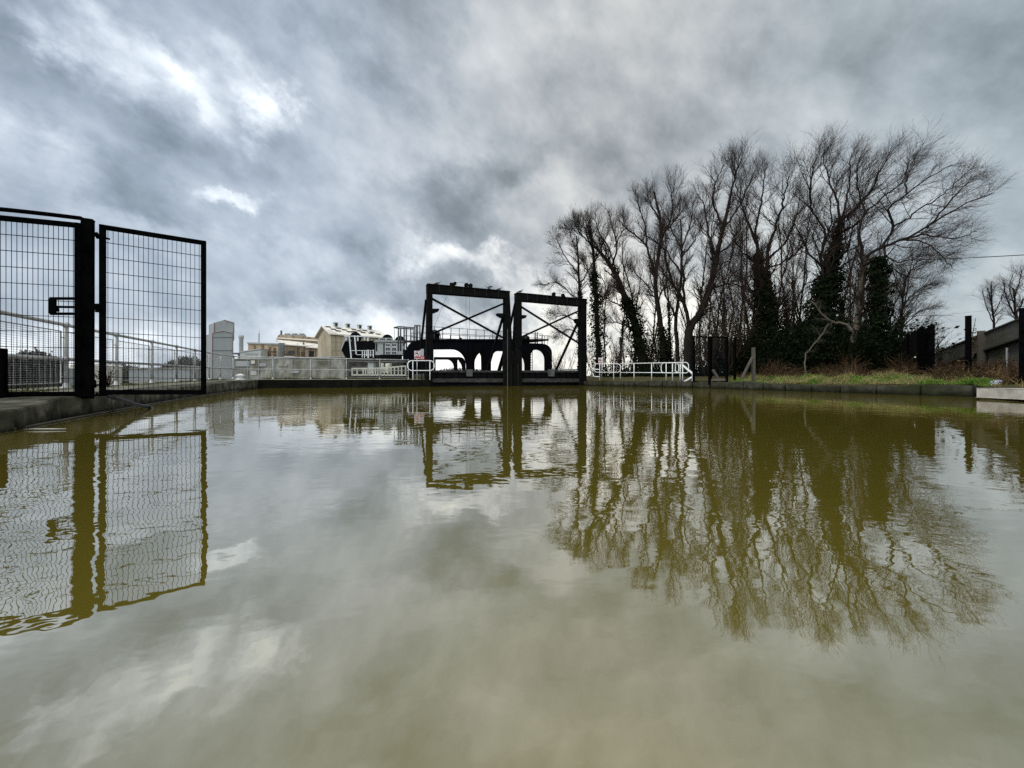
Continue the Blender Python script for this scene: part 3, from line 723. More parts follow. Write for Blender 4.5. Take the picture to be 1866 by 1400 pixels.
def motor(x, y, s):
    b = MB(); c = BL.pt(x, y, .8); yaw = math.atan2(BL.t.y, BL.t.x)
    b.box(c + Vector((0, 0, -.2 * s)), .75 * s, .5, .34 * s, yaw); tt = Vector((BL.t.x, BL.t.y, 0))
    b.tube([c - tt * .1 * s + Vector((0, 0, .12 * s)), c + tt * .42 * s + Vector((0, 0, .18 * s))], .2 * s, 12); b.ball(c + tt * .1 * s + Vector((0, 0, .22 * s)), .26 * s, 10)
    b.beam(c + Vector((0, 0, -.3 * s)), c - tt * .5 * s + Vector((0, 0, -.62 * s)), .12, .12); b.beam(c + Vector((0, 0, -.3 * s)), c + tt * .4 * s + Vector((0, 0, -.62 * s)), .12, .12)
    b.build('motor', 'hopper', lift)
motor(798, 611, 1.1); motor(965, 619, 1.15)
b = MB(); b.pr(BL, 842, 615, 845, 620, .2, .3); b.build('motor', 'hopper', lift)

# access platform at the left end of the lift
AP = Plane((-9.6, 31), (-7.3, 32))
t = thing('access_platform', AP.pt(735, 690), 'open frame access platform with thin black posts above the lift', 'platform')
b = MB(); b.tube([AP.pt(717.5, 597), AP.pt(727, 595.3), AP.pt(755, 597.5), AP.pt(752, 599.8), AP.pt(722, 598), AP.pt(717.5, 597)], .05, 6); b.build('top_frame', 'galvdark', t)
for x, w in ((718.3, .02), (726, .055), (730, .06), (736.5, .06), (740.5, .06), (748.5, .05), (753, .04)):
    b = MB(); b.tube([AP.pt(x, 597), AP.pt(x, 640 if w > .03 else 622)], w, 6); b.build('post', 'galvdark', t)
b = MB(); b.tube([AP.pt(735, 612), AP.pt(756, 613)], .03, 6); b.pr(AP, 735, 620.5, 757, 622.2, 1.2); b.build('walkway', 'galvdark', t)

# dark machinery house with white stairs, left of the lift
HP = Plane((-14.8, 36), (-9.2, 37.5))
t = thing('machinery_house', HP.pt(650, 690), 'black machinery hopper with white stair stringers and a pale slanted cover', 'machinery')
b = MB(); b.pp(HP, [(621, 637), (628, 622), (683, 620), (686, 655), (735, 655), (735, 690), (628, 690), (628, 651)], 2.5, .3); b.build('hull', 'hopper', t)
b = MB(); b.pp(HP, [(620, 637), (628.5, 613.5), (633, 612.5), (633, 621), (628, 622.5), (622, 637)], 1.6, .05); b.build('slanted_cover', 'palegrey', t)
for q in (((637, 612), (641, 655)), ((646.8, 612), (649.8, 646))):
    b = MB(); b.beam(HP.pt(*q[0], -.25), HP.pt(*q[1], -.25), .1, .11); b.build('stringer', 'white', t)
b = MB()
for k in range(10): s = k / 9; b.beam(HP.pt(637.4 + 3.2 * s, 616 + 33 * s, -.2), HP.pt(647 + 2.5 * s, 616 + 27 * s, -.2), .18, .02)
b.build('treads', 'galvdark', t)
b = MB(); b.beam(HP.pt(627, 612.8, -.1), HP.pt(672, 613.6, -.1), .1, .09)
for x, y0, y1 in ((631.5, 612, 620), (652, 612, 622), (664.5, 612, 620), (670.5, 612, 622)): b.beam(HP.pt(x, y0, -.05), HP.pt(x, y1, -.05), .1, .13)
b.build('cross_beam', 'white', t)
b = MB()
for (x0, y0, x1, y1) in ((641, 639.6, 682, 639.2), (650, 647, 680, 647)): b.beam(HP.pt(x0, y0, -.3), HP.pt(x1, y1, -.3), .06, .05)
for x, y1 in ((661, 652), (665, 653), (668.5, 650), (672.5, 653), (676, 650)): b.beam(HP.pt(x, 639.2, -.3), HP.pt(x, y1, -.3), .07, .06)
for x, y1 in ((671.5, 653), (681, 652)): b.beam(HP.pt(x, 638, -.3), HP.pt(x, y1, -.3), .09, .1)
b.build('platform_rail', 'white', t)
for cx, cy, r in ((646, 613.5, .5), (705.5, 618, .52), (729, 621, .52)):
    c = HP.pt(cx, cy, .9); b = MB(); nn = Vector((HP.n.x, HP.n.y, 0)) * .25
    b.tube([c - nn, c + nn], r, 20); b.tube([c - nn * 1.2, c + nn * 1.2], r * .3, 10); b.build('wheel', 'hopper', t)
# white control cabin
CP = Plane((-12.6, 35.6), (-9.9, 36.3))
t = thing('control_cabin', CP.pt(705, 655), 'white timber control cabin with two tall windows and a clerestory roof', 'cabin')
M['palewhite'] = pm('dull_white_boards', (.50, .51, .48), (.42, .43, .40), 2, .8, 0, stretch=(.3, .3, 20))
b = MB(); b.pr(CP, 684, 623, 734, 647, 2.0, 0); b.build('wall', 'palewhite', t)
b = MB(); b.pp(CP, [(680.5, 623.6), (685, 619.6), (735, 621.2), (735.5, 623.6)], 2.3, -.18); b.build('roof', 'palegrey', t)
b = MB(); b.pr(CP, 689, 615, 714.5, 620.3, 1.2, .5); cl = b.build('clerestory', 'palewhite', t)
b = MB(); b.pr(CP, 690.8, 616, 701, 619, .03, .47); b.pr(CP, 704, 616.3, 713, 619.3, .03, .47); b.build('pane', 'glass', cl)
b = MB(); b.pr(CP, 684.8, 626, 687.4, 640, .02, -.03); b.build('dark_door', 'dark', t)
b = MB(); b.pr(CP, 698.6, 626, 700.9, 646, .02, -.03); b.build('recess', 'dark', t)
for x in (702, 713.4):
    b = MB(); b.pr(CP, x, 626.3, x + 9.5, 646, .05, -.06); w = b.build('window', 'white', t)
    b = MB()
    for i in (0, 1):
        for (ya, yb) in ((627.3, 631.2), (633.6, 639.5), (641, 645.3)): b.pr(CP, x + .9 + i * 4.1, ya, x + 4.4 + i * 4.1, yb, .012, -.075)
    b.build('pane', 'glass', w)
t = thing('ballast_box', CP.pt(710, 660, -.8), 'low black steel ballast box with tapered ends below the white cabin', 'box')
b = MB(); b.pp(CP, [(684, 655), (694, 647.3), (733, 647.3), (733, 660), (684, 660)], .6, -.75); b.build('box_body', 'hopper', t)
# pale picket barrier and tanks behind the far railing
PK = Plane((-12.6, 29), (-7.6, 28))
t = thing('picket_barrier', PK.pt(690, 684), 'cream picket barrier rising to the right behind the far railing', 'barrier')
M['cream'] = pm('cream_paint', (.55, .54, .44), (.42, .41, .33), 4, .7)
b = MB(); b.beam(PK.pt(641, 671.7), PK.pt(693, 671.2), .07, .09); b.beam(PK.pt(693, 671.2), PK.pt(740, 667.2), .07, .09); b.beam(PK.pt(641, 683.5), PK.pt(740, 684), .07, .09); b.build('bars', 'cream', t)
for x in (642, 651, 662, 666.5, 671, 675, 680, 684.5, 689, 694.5, 700.5, 707, 713, 719, 726, 732, 739):
    b = MB(); s = max(0, (x - 693) / 47); b.beam(PK.pt(x, 684), PK.pt(x, 670.6 - 4.2 * s), .07, .11); b.build('picket', 'cream', t)
WT = Plane((-12.4, 31.5), (-8, 31.5))
t = thing('storage_tank', WT.pt(676, 672), 'pale grey square tank standing behind the far railing', 'tank')
b = MB(); b.pr(WT, 671, 662.5, 680, 680, .6); bevel(b.build('tank_body', 'palegrey', t), .03)
b = MB(); b.pr(WT, 670.6, 661.6, 680.4, 662.8, .65, -.03); b.build('lid', 'palegrey', t)
for x0, x1, la in ((694, 700, 'narrow white drum standing left of the wide drum behind the far railing'), (702.5, 714, 'wide white drum standing behind the cream picket barrier')):
    p = WT.pt((x0 + x1) / 2, 680); r = (x1 - x0) / 2 / F * 31.5
    b = MB(); b.lathe(p, [(r * .98, 0), (r, .05), (r, .3), (r * 1.04, .33), (r, .36), (r, .72), (r * .9, .78), (.01, .8)], 16)
    tag(b.build('drum', 'cream'), la, 'drum')
# dim retaining wall below that machinery
b = MB(); q = Plane((-16.5, 33.5), (-6.5, 33.5)); b.pr(q, 628, 656, 742, 704, .5); tag(b.build('retaining_wall', 'gatew'), 'sooty retaining wall below the black machinery behind the far railing', 'wall')

# ------------------------------------------------------------------ chemical works across the valley
def gabled(name, label, A, Cc, B, eave, ridge, mats, over=.8, cat='building', base=-13):
    """corner Cc, gable width to A, length to B"""
    A, Cc, B = Vector(A), Vector(Cc), Vector(B); D = A + B - Cc
    t = thing(name, (Cc.x, Cc.y, base), label, cat); b = MB()
    g0, g1 = (A + Cc) / 2, (B + D) / 2
    vs = [(*Cc, base), (*B, base), (*D, base), (*A, base), (*Cc, eave), (*B, eave), (*D, eave), (*A, eave), (*g0, ridge), (*g1, ridge)]
    b.add(vs, [(0, 1, 5, 4), (1, 2, 6, 9, 5), (2, 3, 7, 6), (3, 0, 4, 8, 7), (0, 3, 2, 1), (4, 5, 9, 8), (6, 7, 8, 9)]); b.build('wall', mats[0], t)
    b = MB(); l = (B - Cc).normalized() * over; w = (Cc - A).normalized() * over; s = (ridge - eave) / ((Cc - A).length / 2); th = .35
    for sg, e0, e1 in ((1, Cc, B), (-1, A, D)):
        p = [(*(e0 - l + w * sg), eave - s * over + .05), (*(e1 + l + w * sg), eave - s * over + .05), (*(g1 + l), ridge + .05), (*(g0 - l), ridge + .05)]
        b.poly(p, (0, 0, th))
    rf = b.build('roof', mats[1], t)
    return t, rf, (A, Cc, B, D, g0, g1)
def gp(px, d): v = P(px, 690, d); return (v.x, v.y)
tb, rf, (A, Cc, B, D, g0, g1) = gabled('warehouse', 'tall tan clad warehouse with a pale gabled roof and four roof vents', gp(579, 119), gp(603, 110), gp(703, 121), 13.3, 15.9, ('tan', 'roofw'))
for s in (.2, .42, .64, .84):
    p = g0.lerp(g1, s); yaw = math.atan2((B - Cc).y, (B - Cc).x); b = MB(); b.box((p.x, p.y, 16.75), .9, 1.3, 1.1, yaw); b.box((p.x, p.y, 17.38), 1.2, 1.7, .18, yaw); vv = b.build('roof_vent', 'palegrey', rf)
    b = MB(); o = Vector(((Cc - A).normalized().x, (Cc - A).normalized().y, 0)); b.box((p.x + o.x * .62, p.y + o.y * .62, 16.8), .7, .12, .8, yaw); b.build('vent_opening', 'dark', tb)
up = (g0 - Cc); 
for s, q in ((.05, .82), (.1, .5), (.16, .3), (.22, .72), (.3, .55), (.36, .3), (.46, .4), (.5, .75), (.58, .6), (.62, .35), (.7, .7), (.76, .35), (.82, .55), (.9, .3)):
    e = Cc.lerp(B, s); g = g0.lerp(g1, s); p = e.lerp(g, q); z = 13.3 + 2.6 * q + .42; f = .1
    b = MB(); l = (B - Cc).normalized() * .75; r_ = (g - e).normalized() * .5; dz = 2.6 / up.length * .5
    b.poly([(*(p - l - r_), z - dz), (*(p + l - r_), z - dz), (*(p + l + r_), z + dz), (*(p - l + r_), z + dz)], (0, 0, .06)); b.build('skylight', 'dark', rf)
for k in range(1, 6):                       # girt lines and seams on the long side
    b = MB(); p0, p1 = Cc.lerp(B, .02), Cc.lerp(B, .98); o = (Cc - A).normalized() * .06; z = -1 + 2.4 * k
    b.beam((p0.x + o.x, p0.y + o.y, z), (p1.x + o.x, p1.y + o.y, z), .08, .12); b.build('girt', 'brown', tb)
for s in (.08, .17, .3, .38, .55, .7, .85):
    b = MB(); p = Cc.lerp(B, s); o = (Cc - A).normalized() * .07; b.beam((p.x + o.x, p.y + o.y, -6), (p.x + o.x, p.y + o.y, 13.1), .09, .09); b.build('seam', 'brown', tb)
# pale grey tower
TP = Plane(gp(387, 150), gp(425, 152)); TS = Plane(gp(387, 150), gp(374, 158))
t = thing('process_tower', TP.pt(405, 690), 'pale grey clad tower in two tiers with dull red edge trim', 'tower')
zb = lambda y, d: CAMH + (HY - y) / F * d
b = MB(); q = [TP.pt(x, y) for x, y in ((387, 750), (425, 750), (425, 607), (407, 603.5), (387, 607))]; dv = TS.pt(374, 690) - TS.pt(387, 690); b.poly(q, (dv.x, dv.y, 0)); b.build('lower_tier', 'greywall', t)
b = MB(); q = [TP.pt(x, y, 2) for x, y in ((386, 620), (423.2, 620), (423.2, 587), (404.5, 582), (386, 587))]; b.poly(q, (dv.x * .75, dv.y * .75, 0)); b.build('upper_tier', 'greywall', t)
b = MB(); b.tube([TP.pt(*q, -.15) for q in ((387.3, 690), (387.3, 607.3), (407, 603.8), (424.8, 607.3), (424.8, 690))], .14, 4); b.tube([TP.pt(*q, 1.8) for q in ((386.3, 606), (386.3, 587.4))], .14, 4); b.tube([TP.pt(*q, 1.8) for q in ((404.5, 582), (423, 587.3), (423, 606))], .14, 4); b.build('edge_trim', 'trim', t)
b = MB(); b.tube([TP.pt(388, 615, -.1), TP.pt(424, 615, -.1)], .08, 4); b.tube([TP.pt(388, 639, -.1), TP.pt(424, 639, -.1)], .08, 4); b.build('cladding_joint', 'dirt', t)
t = thing('chimney', P(439.5, 700, 190), 'slim pale chimney stack standing right of the grey tower', 'chimney')
c = P(439.5, 690, 190); b = MB(); b.lathe((c.x, c.y, -13), [(1.05, 0), (.95, 20), (.9, 33), (1.15, 33.6), (1.15, 34.8), (.8, 34.9)], 16); b.build('stack', 'palegrey', t)
t = thing('lattice_mast', P(472.5, 700, 170), 'thin lattice mast rising behind the rust streaked shed', 'mast')
c = P(472.3, 690, 170); b = MB()
for dx, dy in ((-.35, -.3), (.35, -.3), (0, .4)): b.tube([(c.x + dx, c.y + dy, -13), (c.x + dx * .5, c.y + dy * .5, 20.5)], .07, 5)
for k in range(14):
    z = 2 + k * 1.3; b.tube([(c.x - .3, c.y - .3, z), (c.x + .3, c.y - .3, z + .65)], .04, 4); b.tube([(c.x + .3, c.y - .3, z + .65), (c.x, c.y + .35, z + 1.3)], .04, 4)
b.tube([(c.x, c.y, 20), (c.x, c.y, 22)], .05, 5); b.build('lattice', 'galvdark', t)
# pipe bridge
t = thing('pipe_bridge', P(438, 690, 120), 'dark pipe bridge on thin legs between the tower and the shed', 'bridge')
q = Plane(gp(424, 125), gp(454, 122)); b = MB(); b.pr(q, 424, 643, 456, 646, 2.0); b.build('deck', 'galvdark', t)
for x in (431, 438, 446): 
    b = MB(); b.pr(q, x, 646, x + .8, 720, .5, .4); b.build('leg', 'palegrey', t)
# rust streaked shed and its grey return, pale lean-to
BP = Plane(gp(452, 122), gp(507, 120)); BS = Plane(gp(507, 120), gp(518.5, 126))
t = thing('shed', BP.pt(480, 690), 'flat roofed shed with rust streaked boarding and a grey end wall', 'shed')
dv = BS.pt(518.5, 690) - BS.pt(507, 690)
b = MB(); b.poly([BP.pt(x, y) for x, y in ((452, 760), (507, 760), (507, 628), (452, 626))], (dv.x, dv.y, 0)); b.build('wall', 'brown', t)
b = MB(); b.pr(BS, 507.2, 625, 517.6, 760, .2, -.25); b.build('end_wall', 'greywall', t)
b = MB(); b.poly([BP.pt(x, y, -.3) for x, y in ((451.5, 626.5), (507.5, 628.5), (507.5, 626), (451.5, 624))], (dv.x * 1.1, dv.y * 1.1, 0)); b.build('roof', 'greywall', t)
for x0, y0, x1, y1 in ((463, 630, 466, 648), (478, 628, 481, 640), (490, 632, 494, 652), (499, 634, 503, 652), (495, 640, 505, 642)):
    b = MB(); b.pr(BP, x0, y0, x1, y1, .12, -.14); b.build('cladding_patch', 'rustdark', t)
t = thing('lean_to', BP.pt(470, 690, -3), 'pale lean-to annex with a long louvre in front of the shed', 'annex')
b = MB(); b.pp(BP, [(453, 760), (489.5, 760), (489.5, 637), (453, 642)], 2.6, -3); b.build('wall', 'palegrey', t)
b = MB(); b.pr(BP, 461, 644, 484.5, 647.6, .1, -3.12); b.build('louvre', 'greywall', t)
b = MB(); b.pp(BP, [(452.6, 642), (490, 636.7), (490, 638), (452.6, 643.4)], 2.9, -3.2); b.build('roof', 'palegrey', t)
# boiler house: brown wall under a long pale roof, with roof-top coolers
QP = Plane(gp(518, 125), gp(580, 128))
t = thing('boiler_house', QP.pt(550, 690), 'long low boiler house with brown stained wall under a stepped pale roof', 'building')
b = MB(); b.pp(QP, [(517, 760), (582, 760), (582, 634), (559, 632), (519.5, 628)], 14, 0); b.build('wall', 'brown', t)
for x0, y0, x1, y1, m_ in ((526, 639, 538, 645, 'galvdark'), (541, 634, 544, 648, 'rustdark'), (563, 640, 572, 650, 'dark'), (522, 646, 535, 652, 'rustdark'), (549, 641, 556, 652, 'rustdark')):
    b = MB(); b.pr(QP, x0, y0, x1, y1, .12, -.14); b.build('opening' if m_ != 'rustdark' else 'cladding_patch', m_, t)
for x in (528, 537, 546, 555, 566, 575):
    b = MB(); b.pr(QP, x, 631 if x < 559 else 635, x + .35, 660, .1, -.12); b.build('seam', 'galvdark', t)
def slab(pl, q, name, mat, par):                     # q: (px,py,off) corners, thick up
    b = MB(); b.poly([pl.pt(*p) for p in q], (0, 0, .3)); return b.build(name, mat, par)
slab(QP, [(519, 629.5, -.6), (560, 632, -.6), (582, 626, 7), (491, 616.5, 7)], 'lower_roof', 'roofw', t)
slab(QP, [(558, 634, -.8), (582, 636, -.8), (582, 628.5, 4), (560, 627, 4)], 'porch_roof', 'roofw', t)
b = MB(); b.pr(QP, 541, 629.4, 542.4, 626, .3, .5); b.tube([QP.pt(552, 630, 1), QP.pt(552, 624, 1)], .25, 8); b.build('flue', 'galvdark', t)
b = MB(); b.pp(QP, [(491, 618), (582, 622), (582, 612), (545, 609.5), (497, 605.5), (494, 610)], 6, 7.1); b.build('upper_storey', 'brown', t)
slab(QP, [(493, 613.4, 6.6), (582, 619, 6.6), (582, 610, 12), (497, 605.2, 12)], 'upper_roof', 'roofw', t)
b = MB(); b.pr(QP, 507, 605.5, 546, 612.5, 3, 7.6); cu = b.build('cooling_unit', 'greywall', t)
b = MB(); b.pr(QP, 506.5, 612.5, 547, 615.5, 2.6, 7.9); b.build('dark_plenum', 'dark', cu)
for x in (509, 523, 537):
    b = MB(); p = QP.pt(x + 2, 605, 9); b.lathe((p.x, p.y, p.z), [(.95, 0), (.95, .45), (.75, .5), (.05, .5)], 14); b.build('fan', 'palegrey', cu)
b = MB(); b.tube([QP.pt(501, 608, 7.5), QP.pt(501, 597.5, 7.5)], .3, 8); b.build('flue', 'galvdark', t)
# long streaked concrete block in front of the works
KP = Plane(gp(374, 100), gp(642, 96))
t = thing('silo_block', KP.pt(520, 690), 'long low streaked concrete building behind the far railing', 'building')
b = MB(); b.pp(KP, [(426, 780), (640, 780), (640, 650), (520, 652.5), (426, 654)], 8); b.build('wall', 'concw', t)
b = MB(); b.pp(KP, [(425, 653.8), (641, 649.6), (641, 651), (425, 655.2)], 8.4, -.2); b.build('parapet', 'palegrey', t)
for x0, y0, x1, y1, m_ in ((430, 658, 455, 668, 'greywall'), (458, 657, 465, 663, 'roofw'), (473, 662, 486, 668, 'greywall'), (508, 663, 524, 668, 'concw'), (457, 676, 468, 684, 'palegrey'), (530, 676, 545, 680, 'greywall')):
    b = MB(); b.pr(KP, x0, y0, x1, y1, .12, -.14); b.build('panel', m_, t)
for x in (452, 472, 500, 533, 566, 600):
    b = MB(); b.pr(KP, x, 655, x + .7, 690, .2, -.22); b.build('downpipe', 'greywall', t)
for x0, x1, y0, la in ((508, 521, 648, 'low pale plant housing with a sloped top on the concrete block'), (531, 539, 651, 'tiny pale plant housing on the concrete block roof')):
    b = MB(); b.pp(KP, [(x0, 653), (x1, 653), (x1 - 1, 649.5), (x1 - 4, y0), (x0, y0)], 2, 2); tag(b.build('plant_housing', 'palegrey'), la, 'housing')
# long pale sheds, far left, seen through the railing
for x0, x1, y0, d, la in ((-20, 118, 668, 160, 'long pale low shed on the valley floor seen through the left mesh gate'), (128, 196, 664, 175, 'white flat shed beyond the railing between the two mesh gates'), (235, 345, 670, 150, 'grey low shed on the valley floor seen through the right mesh gate')):
    q = Plane(gp(x0, d), gp(x1, d + 4)); t = thing('valley_shed', q.pt((x0 + x1) / 2, 690), la, 'shed', 'sheds in the valley')
    b = MB(); b.pr(q, x0, y0 + 3, x1, 760, 10); b.build('wall', 'greywall' if d < 170 else 'roofw', t)
    b = MB(); b.pp(q, [(x0 - 2, y0 + 3.2), (x1 + 2, y0 + 3.2), (x1 - 4, y0), (x0 + 4, y0)], 11, -.4); b.build('roof', 'roofw' if d > 155 else 'concw', t)

# ------------------------------------------------------------------ trees
def nrm(a): return a / np.maximum(np.linalg.norm(a, axis=-1, keepdims=True), 1e-9)
def tubes(paths, radii, K):
    """paths (N,P,3), radii (N,P) -> verts, quads of N tapered tubes"""
    N_, P_, _ = paths.shape
    t = nrm(np.gradient(paths, axis=1))
    ref = np.broadcast_to(np.array([.31, .83, .17]), t.shape).copy()
    bad = np.abs((t * nrm(ref)).sum(-1)) > .93; ref[bad] = (.9, -.2, .3)
    u = nrm(np.cross(t, ref)); w = np.cross(t, u)
    a = np.arange(K) * 2 * np.pi / K
    v = paths[:, :, None] + (u[:, :, None] * np.cos(a)[:, None] + w[:, :, None] * np.sin(a)[:, None]) * radii[:, :, None, None]
    idx = np.arange(N_ * P_ * K).reshape(N_, P_, K); r = np.roll(idx, -1, 2)
    f = np.stack([idx[:, :-1], r[:, :-1], r[:, 1:], idx[:, 1:]], -1).reshape(-1, 4)
    return v.reshape(-1, 3), f
def merge(parts):
    V, Q, o = [], [], 0
    for v, f in parts: V.append(v); Q.append(f + o); o += len(v)
    return np.concatenate(V), np.concatenate(Q)
def grow(par, plen, prad, rg, n, L, ang, bias, curl, P_=5, tmin=.2, tmax=1.0, r0=.5, rtip=.35, taper=.55, rmin=.003):
    """children of every parent path. returns paths, lengths, radii(P)"""
    Np, Pp, _ = par.shape; k = Np * n
    pi = np.repeat(np.arange(Np), n)
    t = tmin + (tmax - tmin) * ((np.tile(np.arange(n), Np) + rg.random(k)) / n)
    x = t * (Pp - 1); i0 = np.minimum(x.astype(int), Pp - 2); fr = (x - i0)[:, None]
    base = par[pi, i0] * (1 - fr) + par[pi, i0 + 1] * fr
    tan = nrm(par[pi, i0 + 1] - par[pi, i0])
    rb = prad[pi, i0] * (1 - fr[:, 0]) + prad[pi, i0 + 1] * fr[:, 0]
    q = nrm(np.cross(tan, nrm(rg.normal(size=(k, 3)))))
    a = np.radians(ang * rg.uniform(.6, 1.35, k))[:, None]
    d = nrm(tan * np.cos(a) + q * np.sin(a) + np.asarray(bias) * .5)
    ln = L * (1.15 - taper * t) * rg.uniform(.55, 1.25, k)
    if plen is not None: ln = np.minimum(ln, plen[pi] * .8)
    pts = [base]; st = (ln / (P_ - 1))[:, None]
    for j in range(P_ - 1):
        d = nrm(d + rg.normal(size=(k, 3)) * curl + np.asarray(bias) * .16)
        pts.append(pts[-1] + d * st)
    paths = np.stack(pts, 1)
    rs = np.maximum(np.minimum(rb * r0, rb * .85), rmin)
    radii = np.maximum(rs[:, None] * np.linspace(1, rtip, P_)[None], rmin * .8)
    return paths, ln, radii
def leaf_quads(c, nr, size, rg, asp=1.0):
    k = len(c); a = nrm(np.cross(nr, rg.normal(size=(k, 3)))); b = np.cross(nr, a) * asp
    s = (size * rg.uniform(.6, 1.3, k))[:, None]
    v = np.stack([c - a * s, c - b * s * .8, c + a * s, c + b * s * .8], 1).reshape(-1, 3)
    return v, np.arange(4 * k).reshape(-1, 4)

def tree(name, label, d, trunks, limbs, seed, ivy=(), bark='bark', twig='twig', cat='tree', n1=9, L1=2.2, n2=6, L2=1.15, n3=5, L3=.6, bias=(0, 0, .5), depth=2.2, group=None, pale_twigs=False, curl=.16, leafy=0, tmin1=.2, limb_bark=None):
    rg = np.random.default_rng(seed)
    kx = trunks[0][0][0][0]; ks = .91 if 1250 < kx < 1560 and limbs and not pale_twigs else 1.0
    sq = lambda L_: [([(x, 690 - (690 - y) * ks) for x, y in q], a, b_) for q, a, b_ in L_]
    trunks, limbs = sq(trunks), sq(limbs)
    base = P(trunks[0][0][0][0], trunks[0][0][0][1], d)
    t = thing(name, base, label, cat, group)
    tp, lp, l1src = [], [], []
    for lst, is_trunk in ((trunks, True), (limbs, False)):
        for pts, w0, w1 in lst:                            # widths in photo pixels
            k = rg.uniform(-1, 1) * depth * (0.25 if is_trunk else 1)
            n = len(pts); q = [P(x, y, d + k * (max(0, (pts[0][1] - y)) / 250.0 if is_trunk else i / max(1, n - 1) + .0)) for i, (x, y) in enumerate(pts)]
            if not is_trunk and l1src:                      # start on the trunk: pull first point to nearest trunk point depth
                allp = np.concatenate([s[0] for s in l1src]); s0 = np.array(P(pts[0][0], pts[0][1], d))
                j = np.argmin(np.linalg.norm((allp / allp[:, 1:2] - s0 / s0[1]) , axis=1)); dy = allp[j, 1] - d
                q = [P(x, y, d + dy + k * i / max(1, n - 1)) for i, (x, y) in enumerate(pts)]
            m = 16; sp = np.array([tuple(v) for v in smooth_path(q, m)])
            sp[1:-1] += rg.normal(size=(m - 2, 3)) * (.02 if is_trunk else .03)
            ra = np.linspace(w0 * (.84 if is_trunk else .78), w1 * .9, m) / 2 / F * d
            if is_trunk: ra[0] *= 1.35; ra[1] *= 1.1; sp[0, 2] -= .25
            (tp if is_trunk or not limb_bark else lp).append(tubes(sp[None], ra[None], 10)); l1src.append((sp, ra))
    link('trunk', mesh_arrays('trunk', *merge(tp)), M[bark], t)
    if lp: link('limb', mesh_arrays('limb', *merge(lp)), M[limb_bark], t)
    par = np.stack([s for s, r in l1src]); pr = np.stack([r for s, r in l1src])
    nt_ = len(trunks)
    bz = np.asarray(bias, float)
    parts = []
    srcs = [(par[nt_:], pr[nt_:], tmin1)] if len(limbs) else []
    srcs.append((par[:nt_], pr[:nt_], .34 if len(limbs) else .25))
    for pa, ra, tm in srcs:
        b1 = grow(pa, None, ra, rg, int(n1 * 1.3), L1, 42, bz, curl * .7, 7, tm, 1.0, .42, .35, taper=.8, rmin=.0055); parts.append(tubes(b1[0], b1[2], 5))
        b2 = grow(b1[0], b1[1], b1[2], rg, n2, L2, 42, bz, curl, 6, .15, 1.0, .55, .4, rmin=.0038); parts.append(tubes(b2[0], b2[2], 4))
        b3 = grow(b2[0], b2[1], b2[2], rg, n3 + 1, L3 * 1.1, 34, bz, curl * .75, 5, .1, 1.0, .6, .5, rmin=.0026); parts.append(tubes(b3[0], b3[2], 3))
        b4 = grow(b1[0], b1[1], b1[2], rg, 9, L3 * 1.3, 40, bz, curl, 5, .15, 1.0, .4, .5, rmin=.0028); parts.append(tubes(b4[0], b4[2], 3))
        if leafy:
            c = b3[0].reshape(-1, 3); c = c[rg.random(len(c)) < leafy]; parts.append(leaf_quads(c, nrm(rg.normal(size=c.shape)), .035, rg, .7))
    link('crown', mesh_arrays('crown', *merge(parts)), M[twig], t)
    if ivy:
        vv = []
        for i, t0, t1, r0_, r1_, cnt in ivy:                # limb index, span, sheath radius in m, leaf count
            sp = l1src[i][0]; s = t0 + (t1 - t0) * rg.random(cnt); x = s * 15; i0 = np.minimum(x.astype(int), 14); fr = (x - i0)[:, None]
            c = sp[i0] * (1 - fr) + sp[i0 + 1] * fr; w = np.radians(rg.random(cnt) * 360)
            e = (s - t0) / (t1 - t0); lump = 1 + .35 * np.sin(e * 31 + w * 2 + i) + .25 * np.sin(e * 67 - w * 3)
            rr = (r0_ + (r1_ - r0_) * e) * lump * np.sqrt(rg.random(cnt)) * 1.15
            nn = np.stack([np.cos(w), np.sin(w), np.zeros(cnt)], 1); c = c + nn * rr[:, None] + rg.normal(size=c.shape) * .04
            vv.append(leaf_quads(c, nrm(nn + rg.normal(size=c.shape) * .6 + (0, 0, .3)), .075, rg))
        link('ivy', mesh_arrays('ivy', *merge(vv), smooth=False), M['ivy'], t)
    return t

tree('alder_tree', 'alder tree with clustered old cones standing behind the right gantry', 33,
     [([(1057, 690), (1057, 600), (1056, 530), (1054, 480), (1050, 430)], 9, 2.5)],
     [([(1056, 560), (1035, 530), (1010, 515), (990, 520)], 3, 1), ([(1055, 520), (1080, 480), (1090, 450)], 3, 1), ([(1055, 500), (1035, 475), (1018, 445), (1012, 432)], 3, 1),
      ([(1054, 470), (1040, 430), (1035, 415)], 2.5, 1), ([(1056, 590), (1030, 575), (1008, 580)], 2.5, 1), ([(1056, 610), (1035, 600), (1020, 615)], 2.5, 1)],
     11, twig='alder', n1=11, L1=1.9, n2=7, L2=1.0, n3=6, L3=.55, bias=(-.12, 0, .2), leafy=.26, ivy=[(0, 0, .5, .26, .16, 1700)])
tree('willow_tree', 'upright ivy clad tree beside the right post of the smaller gantry', 31,
     [([(1091, 690), (1089, 610), (1086, 550), (1083, 500), (1080, 450), (1074, 410)], 12, 3)],
     [([(1084, 520), (1068, 490), (1058, 470)], 3.5, 1), ([(1082, 480), (1100, 440), (1108, 420)], 3.5, 1), ([(1080, 455), (1068, 425), (1062, 405)], 3, 1), ([(1086, 560), (1105, 540), (1115, 520)], 3, 1)],
     12, n1=12, L1=1.6, n2=7, L2=.9, n3=5, L3=.5, ivy=[(0, 0, .62, .72, .3, 3600)], leafy=.05)
